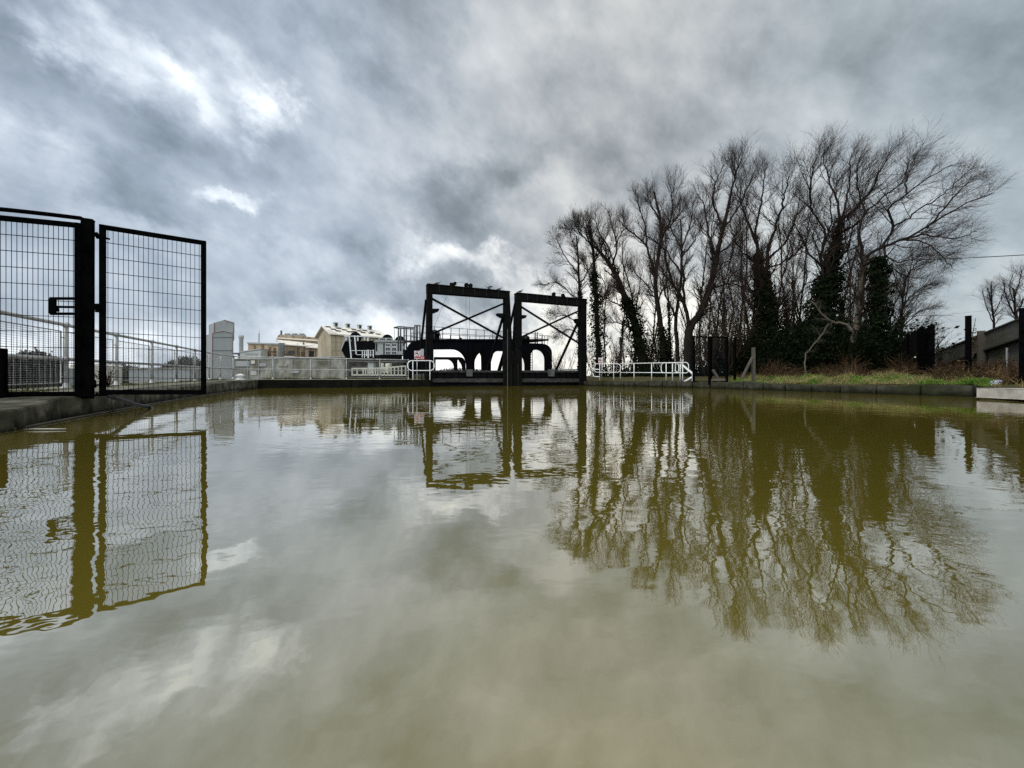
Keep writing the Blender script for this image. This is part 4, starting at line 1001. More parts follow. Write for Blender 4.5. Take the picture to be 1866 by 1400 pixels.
tree('willow_tree', 'leaning tree with an ivy wrapped lower trunk tilting left behind the white tube railing', 29.5,
     [([(1178, 690), (1165, 625), (1150, 570), (1132, 525), (1115, 488), (1092, 458), (1072, 440)], 19, 4)],
     [([(1115, 488), (1124, 450), (1115, 410), (1108, 385)], 5, 1.2), ([(1092, 458), (1075, 425), (1066, 400)], 4, 1.2), ([(1072, 440), (1056, 425), (1048, 405)], 3.5, 1), ([(1124, 505), (1110, 455), (1090, 420), (1084, 388)], 4, 1.2),
      ([(1141, 565), (1120, 552), (1108, 548)], 4, 1), ([(1150, 597), (1125, 588), (1098, 590)], 4, 1), ([(1120, 450), (1135, 420), (1140, 400)], 3, 1)],
     13, n1=12, L1=1.9, n2=7, L2=1.0, n3=5, L3=.55, bias=(0, 0, .5), ivy=[(0, 0, .42, .95, .42, 5200)])
tree('willow_tree', 'slender forked tree rising from behind the middle of the white tube railing', 28,
     [([(1216, 690), (1206, 610), (1198, 560), (1195, 500), (1204, 440), (1203, 400), (1192, 350)], 13, 3)],
     [([(1194, 510), (1180, 455), (1165, 435), (1140, 415), (1126, 395)], 6, 1.2), ([(1180, 455), (1175, 410), (1165, 380), (1158, 345)], 4, 1.2), ([(1204, 440), (1222, 400), (1225, 360), (1230, 335)], 5, 1.2),
      ([(1203, 400), (1185, 370), (1178, 340)], 4, 1.2), ([(1206, 430), (1232, 400), (1250, 375)], 4, 1.2), ([(1197, 540), (1165, 505), (1150, 495)], 3, 1)],
     14, n1=13, L1=2.0, n2=7, L2=1.05, n3=5, L3=.6, ivy=[(0, 0, .2, .45, .3, 1400)])
tree('willow_tree', 'thin dark tree with one fork standing left of the thick forked trunk', 27,
     [([(1236, 692), (1233, 620), (1232, 575), (1240, 520), (1243, 460), (1240, 400)], 9.5, 2.5)],
     [([(1232, 580), (1215, 545), (1208, 510), (1215, 490)], 4.5, 1.2), ([(1241, 500), (1222, 470), (1205, 430), (1215, 400)], 4.5, 1.2), ([(1243, 450), (1258, 410), (1262, 370)], 4, 1.2), ([(1242, 470), (1270, 430), (1280, 400)], 3, 1)],
     15, n1=12, L1=1.9, n2=7, L2=1.0, n3=5, L3=.6)
tree('willow_tree', 'tall brown tree with a thick trunk forking low above the white railing end', 25,
     [([(1254, 695), (1254, 640), (1256, 590), (1275, 560), (1292, 512), (1306, 450), (1318, 390), (1330, 330)], 21, 5)],
     [([(1256, 595), (1247, 540), (1230, 505), (1215, 460), (1205, 425), (1180, 405)], 9, 1.4), ([(1247, 540), (1244, 480), (1240, 430), (1225, 395), (1218, 370)], 6, 1.3),
      ([(1306, 450), (1290, 400), (1285, 350), (1270, 320)], 6, 1.3), ([(1318, 390), (1300, 340), (1305, 295), (1320, 262)], 5, 1.2), ([(1330, 330), (1340, 285), (1345, 255)], 5, 1.2), ([(1318, 390), (1345, 350), (1365, 300), (1375, 275)], 5, 1.2),
      ([(1290, 515), (1325, 500), (1352, 492), (1385, 492)], 4.5, 1.2), ([(1308, 440), (1335, 420), (1350, 390)], 4, 1.2), ([(1295, 505), (1310, 470), (1335, 445)], 4, 1.2)],
     16, n1=13, L1=2.2, n2=7, L2=1.1, n3=5, L3=.65)
tree('willow_tree', 'twin stemmed ivy covered tree in the middle of the bare tree row', 22.5,
     [([(1392, 690), (1390, 610), (1386, 540), (1384, 470), (1376, 400)], 18, 5), ([(1424, 690), (1412, 610), (1403, 550), (1396, 490), (1400, 420)], 18, 5)],
     [([(1378, 420), (1360, 370), (1348, 330), (1340, 300)], 6, 1.3), ([(1384, 460), (1355, 440), (1338, 410), (1330, 380)], 5, 1.2), ([(1400, 430), (1418, 370), (1430, 320), (1438, 285)], 6, 1.3), ([(1399, 450), (1430, 420), (1450, 370), (1458, 330)], 5, 1.3),
      ([(1376, 400), (1385, 350), (1392, 300), (1396, 270)], 5, 1.2), ([(1397, 470), (1440, 450), (1462, 420)], 4, 1.2), ([(1386, 520), (1350, 505), (1330, 500)], 4, 1)],
     17, n1=11, L1=2.1, n2=7, L2=1.1, n3=5, L3=.65, ivy=[(0, 0, .86, .46, .2, 4000), (1, 0, .8, .5, .2, 3800)])
tree('willow_tree', 'great spreading tree with a massive ivy smothered trunk on the grass bank', 20.5,
     [([(1478, 692), (1488, 625), (1500, 555), (1510, 490), (1520, 440), (1533, 372)], 24, 7)],
     [([(1505, 520), (1498, 450), (1503, 400), (1480, 355), (1456, 330)], 8, 1.3), ([(1480, 355), (1478, 310), (1482, 270), (1490, 242)], 5, 1.2), ([(1533, 375), (1524, 330), (1508, 280), (1500, 245)], 6, 1.3),
      ([(1533, 375), (1560, 348), (1585, 320), (1600, 280), (1625, 240)], 7, 1.3), ([(1533, 372), (1545, 320), (1548, 270), (1552, 238)], 5, 1.2), ([(1528, 400), (1560, 380), (1590, 345), (1640, 300), (1668, 255)], 6, 1.3),
      ([(1512, 470), (1545, 430), (1552, 395), (1572, 370)], 5, 1.2), ([(1500, 470), (1470, 430), (1455, 395), (1440, 370)], 5, 1.2), ([(1495, 440), (1515, 380), (1512, 330), (1530, 290)], 4, 1.2)],
     18, n1=12, L1=2.1, n2=7, L2=1.15, n3=5, L3=.7, bias=(.15, 0, .4), ivy=[(0, 0, .62, 1.0, .5, 8000), (0, .5, .97, .42, .16, 2500), (0, 0, .34, 1.75, .9, 5000)])
tree('birch_tree', 'pale barked tree throwing one long limb out to the right over the fence', 19,
     [([(1546, 688), (1552, 640), (1560, 590), (1567, 530), (1572, 480), (1574, 446)], 14, 8)],
     [([(1574, 450), (1590, 437), (1612, 425), (1645, 412), (1690, 388), (1735, 355), (1780, 332), (1812, 318)], 8, 1.2), ([(1573, 455), (1566, 400), (1574, 350), (1562, 300), (1568, 245)], 7, 1.2),
      ([(1605, 430), (1629, 386), (1620, 352), (1652, 320), (1695, 285), (1735, 262)], 6, 1.2), ([(1645, 412), (1690, 402), (1740, 410), (1780, 395)], 4.5, 1.1), ([(1690, 388), (1720, 350), (1760, 300), (1785, 280)], 4, 1.1), ([(1612, 425), (1616, 448), (1650, 455), (1690, 440)], 4.5, 1.1),
      ([(1629, 386), (1665, 360), (1720, 320), (1755, 285)], 4, 1.1), ([(1652, 320), (1650, 280), (1665, 240)], 3.5, 1.1), ([(1570, 470), (1600, 450), (1640, 480), (1668, 490)], 4, 1.1), ([(1645, 412), (1690, 420), (1720, 450), (1735, 470)], 3.5, 1.1)],
     19, bark='palebark', limb_bark='bark', n1=11, L1=2.0, n2=6, L2=1.2, n3=4, L3=.7, bias=(.28, 0, .26), curl=.14)
b_ = tree('ivy_column', 'dead trunk wrapped in ivy like a dark column left of the black fence', 18.5, [([(1599, 690), (1600, 600), (1602, 530), (1601, 468)], 9, 6)], [], 20,
     n1=3, L1=.35, n2=2, L2=.2, n3=2, L3=.15, ivy=[(0, 0, .98, .36, .30, 4600)], cat='ivy trunk')
tree('bare_branch', 'crooked pale dead branch arching down to the grass from the pale barked tree', 17.5, [([(1466, 690), (1470, 645), (1495, 615), (1510, 588)], 3, 2), ([(1551, 592), (1525, 588), (1508, 582), (1490, 562), (1478, 548)], 5.5, 2)], [], 21,
     pale_twigs=True, bark='palebark', twig='palebark', n1=4, L1=.7, n2=3, L2=.4, n3=2, L3=.25, cat='branch', bias=(-.2, 0, .1))
tree('willow_tree', 'smaller bare tree with dense sideways twigs behind the dark fence panels', 24,
     [([(1640, 690), (1642, 620), (1645, 560), (1650, 510)], 7, 3)],
     [([(1643, 600), (1670, 570), (1700, 560)], 3, 1), ([(1645, 560), (1670, 530), (1690, 520)], 3, 1), ([(1645, 545), (1630, 510), (1625, 480)], 3, 1), ([(1650, 510), (1665, 485), (1680, 470)], 3, 1), ([(1642, 620), (1665, 605), (1690, 600)], 2.5, 1), ([(1643, 590), (1620, 560), (1612, 530)], 2.5, 1)],
     22, twig='sapl', n1=13, L1=1.7, n2=6, L2=.9, n3=5, L3=.5, bias=(.45, 0, .1))
tree('distant_tree', 'bare distant tree rising above the boarded fence at the right edge', 58, [([(1853, 680), (1854, 600), (1850, 560), (1846, 525)], 7, 2)],
     [([(1852, 580), (1835, 545), (1828, 510)], 3, 1), ([(1852, 575), (1868, 540), (1878, 505)], 3, 1), ([(1848, 545), (1858, 510), (1862, 492)], 2, 1), ([(1850, 560), (1840, 525), (1845, 500)], 2, 1)], 23, n1=8, L1=3.2, n2=6, L2=1.7, n3=4, L3=.9, bias=(0, 0, .3))
tree('distant_tree', 'thin distant tree left of the other one above the boarded fence', 60, [([(1812, 680), (1812, 600), (1808, 560), (1806, 520)], 5, 1.5)],
     [([(1811, 590), (1798, 560), (1790, 530)], 2, .8), ([(1810, 575), (1824, 545), (1830, 525)], 2, .8), ([(1808, 560), (1800, 525)], 2, .8)], 24, n1=8, L1=2.6, n2=6, L2=1.5, n3=4, L3=.9, bias=(0, 0, .3))

# slender trees standing back in the row
rg = np.random.default_rng(31)
for k, (x, lean, yt_, d_) in enumerate(((1128, 6, 470, 36), (1160, -10, 440, 35), (1184, 8, 420, 33), (1226, -6, 400, 32), (1278, 5, 420, 31), (1300, 14, 440, 29), (1322, -8, 390, 30), (1345, 10, 370, 31), (1362, -5, 400, 28), (1440, -8, 400, 28), (1452, 10, 380, 30), (1466, -14, 420, 27), (1530, 12, 400, 27), (1556, -6, 380, 28), (1580, 10, 430, 26), (1622, 16, 470, 27),
    (1262, -12, 500, 28), (1286, 10, 470, 27), (1308, -6, 520, 26), (1318, 8, 480, 28), (1334, -14, 500, 26), (1352, 12, 460, 27), (1372, -8, 520, 25.5), (1412, 8, 430, 27), (1432, 14, 480, 25.5), (1458, -6, 500, 25), (1492, 10, 440, 27), (1514, -12, 470, 26), (1540, 8, 500, 24.5), (1566, 14, 470, 25), (1590, -10, 500, 24.5), (1606, 16, 520, 25), (1106, -5, 500, 35), (1148, 8, 500, 33), (1204, -8, 480, 32))):
    xs_ = [x + 2.6 * lean * t_ ** 1.3 + rg.normal(0, 4.5) * (0 < t_ < 1) for t_ in (0, .3, .6, .85, 1)]
    tree('slender_tree', 'slender bare tree standing back in the row behind the big trees', d_, [([(xx, 690 + (yt_ - 690) * t_) for xx, t_ in zip(xs_, (0, .3, .6, .85, 1))], rg.uniform(3.2, 5.2), 1.2)], [], 200 + k,
         n1=18, L1=2.6, n2=5, L2=1.3, n3=3, L3=.7, bias=(0, 0, .38), curl=.2, group='slender trees behind the big trees', twig='sapl' if k % 2 else 'twig', ivy=[(0, 0, .4, .2, .12, 900)] if k % 3 == 0 else ())

# thicket of saplings: four builds, copied
def sapling(seed, h, stems, lean):
    rg = np.random.default_rng(seed); P_ = 8
    d = nrm(np.stack([rg.normal(0, .28, stems) + lean, rg.normal(0, .28, stems), np.ones(stems)], 1)); pts = [np.stack([rg.normal(0, .25, stems), rg.normal(0, .25, stems), np.full(stems, -.15)], 1)]
    ln = (h * rg.uniform(.55, 1.05, stems) / (P_ - 1))[:, None]
    for j in range(P_ - 1): d = nrm(d + rg.normal(size=(stems, 3)) * .09 + np.array([lean * .1, 0, .1])); pts.append(pts[-1] + d * ln)
    pa = np.stack(pts, 1); ra = np.linspace(1, .25, P_)[None] * rg.uniform(.02, .05, stems)[:, None]
    o = []
    for nm in ('stem', 'crown'):
        if nm == 'stem': v, f = tubes(pa, ra, 6)
        else:
            b1 = grow(pa, None, ra, rg, 9, 1.3, 35, (lean * .5, 0, .45), .15, 6, .2, 1, .55, .4, rmin=.005); b2 = grow(b1[0], b1[1], b1[2], rg, 6, .6, 38, (lean * .4, 0, .4), .17, 5, .1, 1, .6, .5, rmin=.0035)
            v, f = merge([tubes(b1[0], b1[2], 4), tubes(b2[0], b2[2], 3)])
        o.append((nm, mesh_arrays(nm, v, f)))
    return o
protos = [sapling(100 + i, h, n, l) for i, (h, n, l) in enumerate(((6.4, 7, 0), (5.0, 8, .1), (8.2, 6, -.05), (3.4, 9, .2)))]
rg = np.random.default_rng(55); first = {}
spots = [(x, rg.uniform(23.0, 30) if x > 1262 else rg.uniform(29, 34), int(rg.integers(0, 4)) if 1260 < x < 1600 else (1, 3)[int(rg.integers(0, 2))]) for x in (1118, 1140, 1196, 1228, 1272, 1286, 1302, 1314, 1330, 1340, 1352, 1362, 1372, 1408, 1436, 1448, 1458, 1470, 1500, 1520, 1532, 1548, 1572, 1590, 1622, 1656, 1672, 1250, 1262, 1280, 1294, 1308, 1320, 1336, 1346, 1357, 1366, 1378, 1400, 1416, 1430, 1442, 1453, 1464, 1512, 1526, 1540, 1556, 1566, 1580, 1210, 1186)]
spots += [(1690, 30, 3), (1700, 36, 3), (1722, 38, 3), (1748, 40, 3), (1014, 38, 3), (1030, 36, 1), (1070, 36, 0), (1160, 34, 1)]
for x, dd, k in spots:
    p = P(x, 690, dd); z = .72 if x > 1040 else -.3
    if k not in first:
        t = thing('sapling', (p.x, p.y, z), 'thin multi stemmed bare sapling in the thicket between the big trees', 'sapling', 'saplings of the thicket')
        for nm, me in protos[k]:
            o = bpy.data.objects.new(nm, me); COL.objects.link(o); o.parent = t; me.materials.append(M['sapl' if nm == 'crown' else 'thick'])
        first[k] = t
    else:
        t = first[k].copy(); COL.objects.link(t); t.location = (p.x, p.y, z); t.rotation_euler = (0, 0, rg.uniform(0, 6.28)); s = rg.uniform(.8, 1.15); t.scale = (s, s, s)
        for ch in first[k].children:
            c = ch.copy(); COL.objects.link(c); c.parent = t

# ------------------------------------------------------------------ undergrowth, brambles, grass
def scatter(n, rg, x0, x1, dfun0, dfun1):
    px = rg.uniform(x0, x1, n); s = rg.random(n); d = dfun0(px) * (1 - s) + dfun1(px) * s
    return (px - CX) / F * d, d, px
bk = np.array([(p.x, p.y) for p in rows]); bpx = CX + F * bk[:, 0] / bk[:, 1]; sel = (bk[:, 1] > 7.8); bpx, bd = bpx[sel], bk[sel][:, 1]
od = np.argsort(bpx); bpx, bd = bpx[od], bd[od]
def edge_d(px): return np.interp(px, bpx, bd)
def zland(x, y):
    dd = np.min(np.hypot(x[:, None] - bk[None, :, 0], y[:, None] - bk[None, :, 1]), 1)
    return np.interp(dd, [d for d, z in prof], [z for d, z in prof]), dd
def stems(n, rg, xs, ys, h, spread, curl, droop, r, P_=6):
    z, dd = zland(xs, ys); d = nrm(np.stack([rg.normal(0, spread, n), rg.normal(0, spread, n), np.ones(n)], 1)); pts = [np.stack([xs, ys, z - .04], 1)]
    ln = (h * rg.uniform(.4, 1.2, n) / (P_ - 1))[:, None]
    for j in range(P_ - 1):
        d = nrm(d + rg.normal(size=(n, 3)) * curl + np.array([0, 0, -droop])); pts.append(pts[-1] + d * ln)
    pa = np.stack(pts, 1); pa[:, 1:, 2] = np.maximum(pa[:, 1:, 2], z[:, None] + .02); return pa, np.linspace(1, .5, P_)[None] * np.full((n, 1), r)
rg = np.random.default_rng(77)
x, y, px = scatter(4200, rg, 1325, 1720, lambda p: edge_d(p) + 2.4, lambda p: edge_d(p) + 5.5)
cl_ = np.clip(.55 + .5 * np.sin(px * .05) + .35 * np.sin(px * .13 + 1), .12, 1.2); pa, ra = stems(len(x), rg, x, y, .95, .45, .22, .18, .007)
pa[:, :, 2] = pa[:, :1, 2] + (pa[:, :, 2] - pa[:, :1, 2]) * cl_[:, None]; v1 = tubes(pa, ra, 3)
x, y, px = scatter(2600, rg, 1700, 1880, lambda p: edge_d(p) + 1.0, lambda p: edge_d(p) + 3.2)
pa2, ra2 = stems(len(x), rg, x, y, .6, .5, .25, .22, .006); v2 = tubes(pa2, ra2, 3)
c = np.concatenate([pa[:, 2:].reshape(-1, 3), pa2[:, 2:].reshape(-1, 3)]); c = c[rg.random(len(c)) < .42] + rg.normal(size=(1, 3)) * .02
v3 = leaf_quads(c, nrm(rg.normal(size=c.shape) + (0, 0, .4)), .038, rg, .6)
tag(link('bramble', mesh_arrays('bramble', *merge([v1, v2, v3]), smooth=False), M['bramble']), 'tangle of dead brown bramble and bracken along the back of the grass bank', 'bramble', kind='stuff')
x, y, px = scatter(3600, rg, 1330, 1650, lambda p: edge_d(p) + 5.5, lambda p: edge_d(p) + 9)
pa, ra = stems(len(x), rg, x, y, 2.6, .3, .16, .05, .011, 8); c = pa[:, 1:].reshape(-1, 3); c = c[rg.random(len(c)) < .9] + rg.normal(size=(1, 3)) * .05
u1 = [tubes(pa, ra, 3), leaf_quads(c, nrm(rg.normal(size=c.shape)), .085, rg, .8)]
x, y, px = scatter(900, rg, 1085, 1330, lambda p: edge_d(p) + 3.5, lambda p: edge_d(p) + 7)
pa, ra = stems(len(x), rg, x, y, 1.1, .4, .2, .1, .010, 6); c = pa[:, 1:].reshape(-1, 3); u1 += [tubes(pa, ra, 3), leaf_quads(c, nrm(rg.normal(size=c.shape)), .075, rg, .8)]
tag(link('undergrowth', mesh_arrays('undergrowth', *merge(u1), smooth=False), M['ivy']), 'dark evergreen undergrowth filling the foot of the bare trees', 'undergrowth', kind='stuff')
def blades(n, rg, xs, ys, h, w):
    z, dd = zland(xs, ys); b0 = np.stack([xs, ys, z - .01], 1); a = rg.uniform(0, 6.28, n); s = np.stack([np.cos(a), np.sin(a), np.zeros(n)], 1) * w
    hh = (h * rg.uniform(.3, 1.2, n) * np.clip(.75 + .5 * np.sin(xs * 5.3 + 2 * np.sin(ys * 3.1)) + .35 * np.sin(ys * 7.7 + xs * 2), .25, 1.7))[:, None]; ln = np.stack([rg.normal(0, .45, n), rg.normal(0, .45, n), np.ones(n)], 1) * hh
    bend = np.stack([rg.normal(0, .35, n), rg.normal(0, .35, n), np.full(n, -.1)], 1) * hh
    v = np.stack([b0 - s, b0 + s, b0 + ln * .6 + s * .7, b0 + ln * .6 - s * .7, b0 + ln + bend + s * .15, b0 + ln + bend - s * .15], 1).reshape(-1, 3)
    i = np.arange(n)[:, None] * 6; f = np.concatenate([i + [0, 1, 2, 3], i + [3, 2, 4, 5]]); return v, f
x, y, px = scatter(70000, rg, 1335, 1810, lambda p: edge_d(p) + .42, lambda p: edge_d(p) + 3.0)
keep = rg.random(len(x)) < np.clip(.55 + .45 * np.sin(x * 2.1 + np.sin(y * 1.7) * 2), .2, 1); x, y = x[keep], y[keep]
tag(link('grass', mesh_arrays('grass', *blades(len(x), rg, x, y, .13, .006), smooth=False), M['grass']), 'bright green and straw grass on the right bank', 'grass', kind='stuff')
M['straw'] = pm('dry_straw', (.30, .24, .11), (.17, .12, .05), 2.5, .9, spec=.1)
x, y, px = scatter(16000, rg, 1335, 1890, lambda p: edge_d(p) + .40, lambda p: edge_d(p) + 2.6)
keep = rg.random(len(x)) < np.clip(.3 + .6 * np.sin(x * 3.3 + 1.5 * np.sin(y * 2.9)), .06, 1); x, y = x[keep], y[keep]
tag(link('dry_grass', mesh_arrays('dry_grass', *blades(len(x), rg, x, y, .24, .006), smooth=False), M['straw']), 'dry straw coloured grass tufts mixed into the right bank', 'grass', kind='stuff')
M['moss'] = pm('bank_moss', (.09, .085, .02), (.05, .06, .018), 5, .95, spec=.1)
xs, ys = [], []
for a_, b__ in zip(EL[:4], EL[1:5]):
    n = 2600; s = rg.random(n); o = rg.uniform(.95, 1.5, n) ** 1.0; dx, dy = b__[0] - a_[0], b__[1] - a_[1]; l = math.hypot(dx, dy); ox, oy = dy / l, -dx / l
    if ox > 0: ox, oy = -ox, -oy
    xs.append(a_[0] + dx * s + ox * o); ys.append(a_[1] + dy * s + oy * o)
xs, ys = np.concatenate(xs), np.concatenate(ys); n = len(xs); v, f = blades(n, rg, xs, ys, .05, .006)
dz = np.array([zedge_left((0, yy)) + .04 for yy in ys]) - zland(xs, ys)[0]; v = v + np.repeat(np.stack([0 * dz, 0 * dz, dz], 1), 6, 0)
tag(link('moss', mesh_arrays('moss', v, f, smooth=False), M['moss']), 'low yellow green moss and weeds along the left quay', 'moss', kind='stuff')
t = thing('weed_plant', (-8.35, 8.2, .35), 'small bare red stemmed weed growing on the left quay behind the mesh gate', 'weed')
n = 26; rg2 = np.random.default_rng(5); d0 = nrm(np.stack([rg2.normal(0, .5, n), rg2.normal(0, .4, n), np.ones(n)], 1)); pts = [np.tile([[-8.3, 7.9, .32]], (n, 1))]
for j in range(4): d0 = nrm(d0 + rg2.normal(size=(n, 3)) * .12); pts.append(pts[-1] + d0 * rg2.uniform(.07, .13, n)[:, None])
link('stems', mesh_arrays('stems', *tubes(np.stack(pts, 1), np.full((n, 5), .005), 4)), M['bramble'], t)
n = 5200; s_ = rg.random(n); o_ = rg.uniform(1.1, 2.1, n); dx, dy = FW[1][0] - FW[0][0], FW[1][1] - FW[0][1]; l = math.hypot(dx, dy); xs, ys = FW[0][0] + dx * s_ - dy / l * o_, FW[0][1] + dy * s_ + dx / l * o_
v, f = blades(n, rg, xs, ys, .16, .008); dz = .44 - zland(xs, ys)[0]; v = v + np.repeat(np.stack([0 * dz, 0 * dz, dz], 1), 6, 0)
tag(link('verge', mesh_arrays('verge', v, f, smooth=False), M['moss']), 'mossy weed verge behind the far guard railing', 'weeds', kind='stuff')
# far woods on the valley edge to the left, clumped
rg = np.random.default_rng(91)
for i, (x0, x1, d, h, la) in enumerate(((8, 112, 130, 9, 'dark distant wood on the valley side seen through the left mesh gate'), (150, 260, 240, 9, 'low grey distant wood between the two mesh gates'), (300, 380, 200, 11, 'low distant wood left of the grey tower'), (780, 900, 320, 8, 'low distant wood seen under the lift arches'))):
    n = 420; px = rg.uniform(x0, x1, n); dd = d + rg.uniform(0, 25, n); X = (px - CX) / F * dd
    hh = h * (.6 + .4 * np.sin((px - x0) / (x1 - x0) * 3.14)) * rg.uniform(.75, 1.1, n); pts = np.stack([np.stack([X, dd, np.full(n, -13.)], 1), np.stack([X + rg.normal(0, .6, n), dd, hh * .3], 1), np.stack([X + rg.normal(0, 1, n), dd, hh], 1)], 1)
    b1 = grow(pts, None, np.full((n, 3), .12), rg, 7, 3.2, 45, (0, 0, .6), .12, 5, .5, 1, .6, .4, rmin=.03); c = b1[0][:, 1:].reshape(-1, 3); c = c[rg.random(len(c)) < .6]
    tag(link('woodland', mesh_arrays('woodland', *merge([tubes(pts, np.full((n, 3), .12), 4), tubes(b1[0], b1[2], 3), leaf_quads(c, nrm(rg.normal(size=c.shape)), .55, rg, .7)]), smooth=False), M['farwood']), la, 'wood', kind='stuff')

# ------------------------------------------------------------------ right bank furniture
KG = Plane((8.9, 21.2), (11.3, 17.3))
t = thing('mesh_fence', KG.pt(1295, 697), 'black steel mesh fence and gate frame at the water edge left of the timber strut', 'fence')
for x, w, y0, y1, o in ((1264, .07, 612, 696, 0), (1294, .2, 613, 701, 0), (1322, .1, 614, 697, .1), (1328.5, .09, 616, 696, .5)):
    b = MB(); b.beam(KG.pt(x, y1, o), KG.pt(x, y0, o), w, .1, (KG.n.x, KG.n.y, 0)); b.build('post', 'black', t)
b = MB(); b.beam(KG.pt(1264, 614, .03), KG.pt(1322, 615, .03), .06, .06); b.beam(KG.pt(1264, 695.5, .03), KG.pt(1322, 696, .03), .06, .06); b.build('rail', 'black', t)
b = MB()
for i in range(1, 24): x = 1264 + 58 * i / 24; b.tube([KG.pt(x, 614, .03), KG.pt(x, 695.5, .03)], .004, 4, cap=False)
for i in range(1, 11): y = 614 + 82 * i / 11; b.tube([KG.pt(1264, y, .035), KG.pt(1322, y, .035)], .004, 4, cap=False)
b.build('wire_mesh', 'wire', t)
t = thing('strut_post', P(1373, 692, 17.5), 'grey timber post with a sloping strut on the left end of the grass', 'post')
b = MB(); b.beam(P(1373, 693, 17.5), P(1373, 633.5, 17.5), .12, .12, (1, 0, 0)); bevel(b.build('upright', 'wood', t), .01)
b = MB(); b.beam(P(1352, 689, 17.3), P(1371, 651, 17.45), .09, .09, (1, 0, 0)); bevel(b.build('strut', 'wood', t), .01)
t = thing('strut_post', P(1306, 692, 19), 'short leaning timber prop inside the black mesh fence', 'post')
b = MB(); b.beam(P(1311, 693, 19), P(1299, 674, 19), .1, .08, (1, 0, 0)); b.build('strut', 'wood', t); b = MB(); b.beam(P(1297, 692.5, 19.2), P(1322, 692, 18.6), .1, .1, (0, 0, 1)); b.build('sill', 'wood', t)
BF = Plane((14.3, 13.05), (17.6, 17.6))
t = thing('panel_fence', BF.pt(1680, 688), 'solid black panel fence with tall posts right of the ivy column', 'fence')
b = MB(); b.pp(BF, [(1661.5, 606), (1696, 595.5), (1696, 690), (1661.5, 690)], .05); b.build('panel', 'black', t)
b = MB(); b.pp(BF, [(1630, 622), (1661, 607.5), (1661, 690), (1630, 690)], .05, .12); b.build('panel', 'hopper', t)
b = MB()
for k in range(9): x = 1664.5 + k * 3.6; b.pp(BF, [(x, 606 - (x - 1661) * .3), (x + .7, 606 - (x + .7 - 1661) * .3), (x + .7, 688), (x, 688)], .025, -.026)
b.build('batten', 'gantry', t)
for x, w, y0, o in ((1661.5, .07, 605, -.1), (1682, .08, 598, -.1), (1689, .09, 596, -.12), (1692.5, .05, 596, -.12), (1701, .15, 592.5, -.05)):
    b = MB(); b.beam(BF.pt(x, 691, o), BF.pt(x, y0, o), w, .1, (BF.n.x, BF.n.y, 0)); b.build('post', 'black', t)
b = MB(); b.ball(BF.pt(1682, 651, -.2), .028, 8); b.build('reflector', 'white', t)
for x, yt, yb, d, w, la in ((1764.5, 577, 690, 11.6, .11, 'black steel post with an ivy stem standing alone before the boarded fence'), (1865, 563, 694, 9.75, .12, 'black steel post cut by the right edge of the picture')):
    t = thing('steel_post', P(x, yb, d), la, 'post'); p0, p1 = P(x, yb + 4, d), P(x, yt, d)
    b = MB(); b.beam(p0, p1, w, w, (1, .4, 0)); bevel(b.build('shaft', 'black', t), .008)
    b = MB(); b.box(p1 + Vector((0, 0, .01)), w * 1.1, w * 1.1, .02, .38); b.build('cap', 'black', t)
    if x < 1800:
        b = MB(); b.tube(smooth_path([P(1762, 692, d - .1), P(1768, 660, d), P(1775, 640, d + .1), P(1772, 615, d), P(1778, 580, d + .1)], 14), [.02 - .001 * i for i in range(14)], 6); b.build('ivy_stem', 'wood', t)
        rg = np.random.default_rng(3); n = 220; c = np.array(P(1771, 622, d)) + rg.normal(size=(n, 3)) * (.07, .07, .22); link('ivy', mesh_arrays('ivy', *leaf_quads(c, nrm(rg.normal(size=(n, 3))), .022, rg), smooth=False), M['bramble'], t)
WF = Plane((28, 25), (15.7, 11.8))
t = thing('boarded_fence', WF.pt(1800, 690), 'weathered grey boarded fence rising towards the right edge', 'fence')
yt = lambda x: 637 - (x - 1718) / 146 * 59; ym = lambda x: 665 - (x - 1718) / 146 * 49
for i, (x0, x1) in enumerate(((1713, 1795), (1795, 1905))):
    b = MB(); b.pp(WF, [(x0, yt(x0) + 2), (x1, yt(x1) + 2), (x1, ym(x1)), (x0, ym(x0))], .05, 0); b.build('upper_boards', 'boards', t)
    b = MB(); b.pp(WF, [(x0, ym(x0)), (x1, ym(x1)), (x1, 700), (x0, 698)], .05, .08); b.build('lower_boards', 'boards', t)
    b = MB(); b.pp(WF, [(x0, yt(x0)), (x1, yt(x1)), (x1, yt(x1) + 2.6), (x0, yt(x0) + 2.2)], .16, -.05); b.build('cap_rail', 'wood', t)
    b = MB(); b.pp(WF, [(x0, ym(x0) - 1), (x1, ym(x1) - 1), (x1, ym(x1) + 2), (x0, ym(x0) + 1.2)], .14, -.06); b.build('middle_rail', 'bark', t)
for x, w in ((1715, .2), (1795, .2), (1900, .2)):
    b = MB(); b.beam(WF.pt(x, 700, -.1), WF.pt(x, yt(x) - 3, -.1), w, w, (WF.n.x, WF.n.y, 0)); b.build('post', 'wood', t)
b = MB(); b.beam(P(1835, 657, 11.2), P(1835, 634, 11.2), .04, .02, (1, 0, 0)); b.beam(P(1835, 694, 11.2), P(1835, 656, 11.2), .02, .02, (1, 0, 0)); tag(b.build('marker_stake', 'galv'), 'thin pale marker stake in front of the boarded fence', 'stake')
b = MB(); b.tube(smooth_path([P(1660, 474.5, 55), P(1760, 470.5, 50), P(1900, 463, 44)], 14), .05, 5, cap=False); tag(b.build('overhead_wire', 'rubber'), 'thick overhead wire running from the trees to the right edge', 'wire')
b = MB(); b.tube(smooth_path([P(1690, 578, 62), P(1760, 570, 60), P(1900, 556, 52)], 14), .012, 5, cap=False); tag(b.build('overhead_wire', 'rubber'), 'thin lower overhead wire above the boarded fence', 'wire')
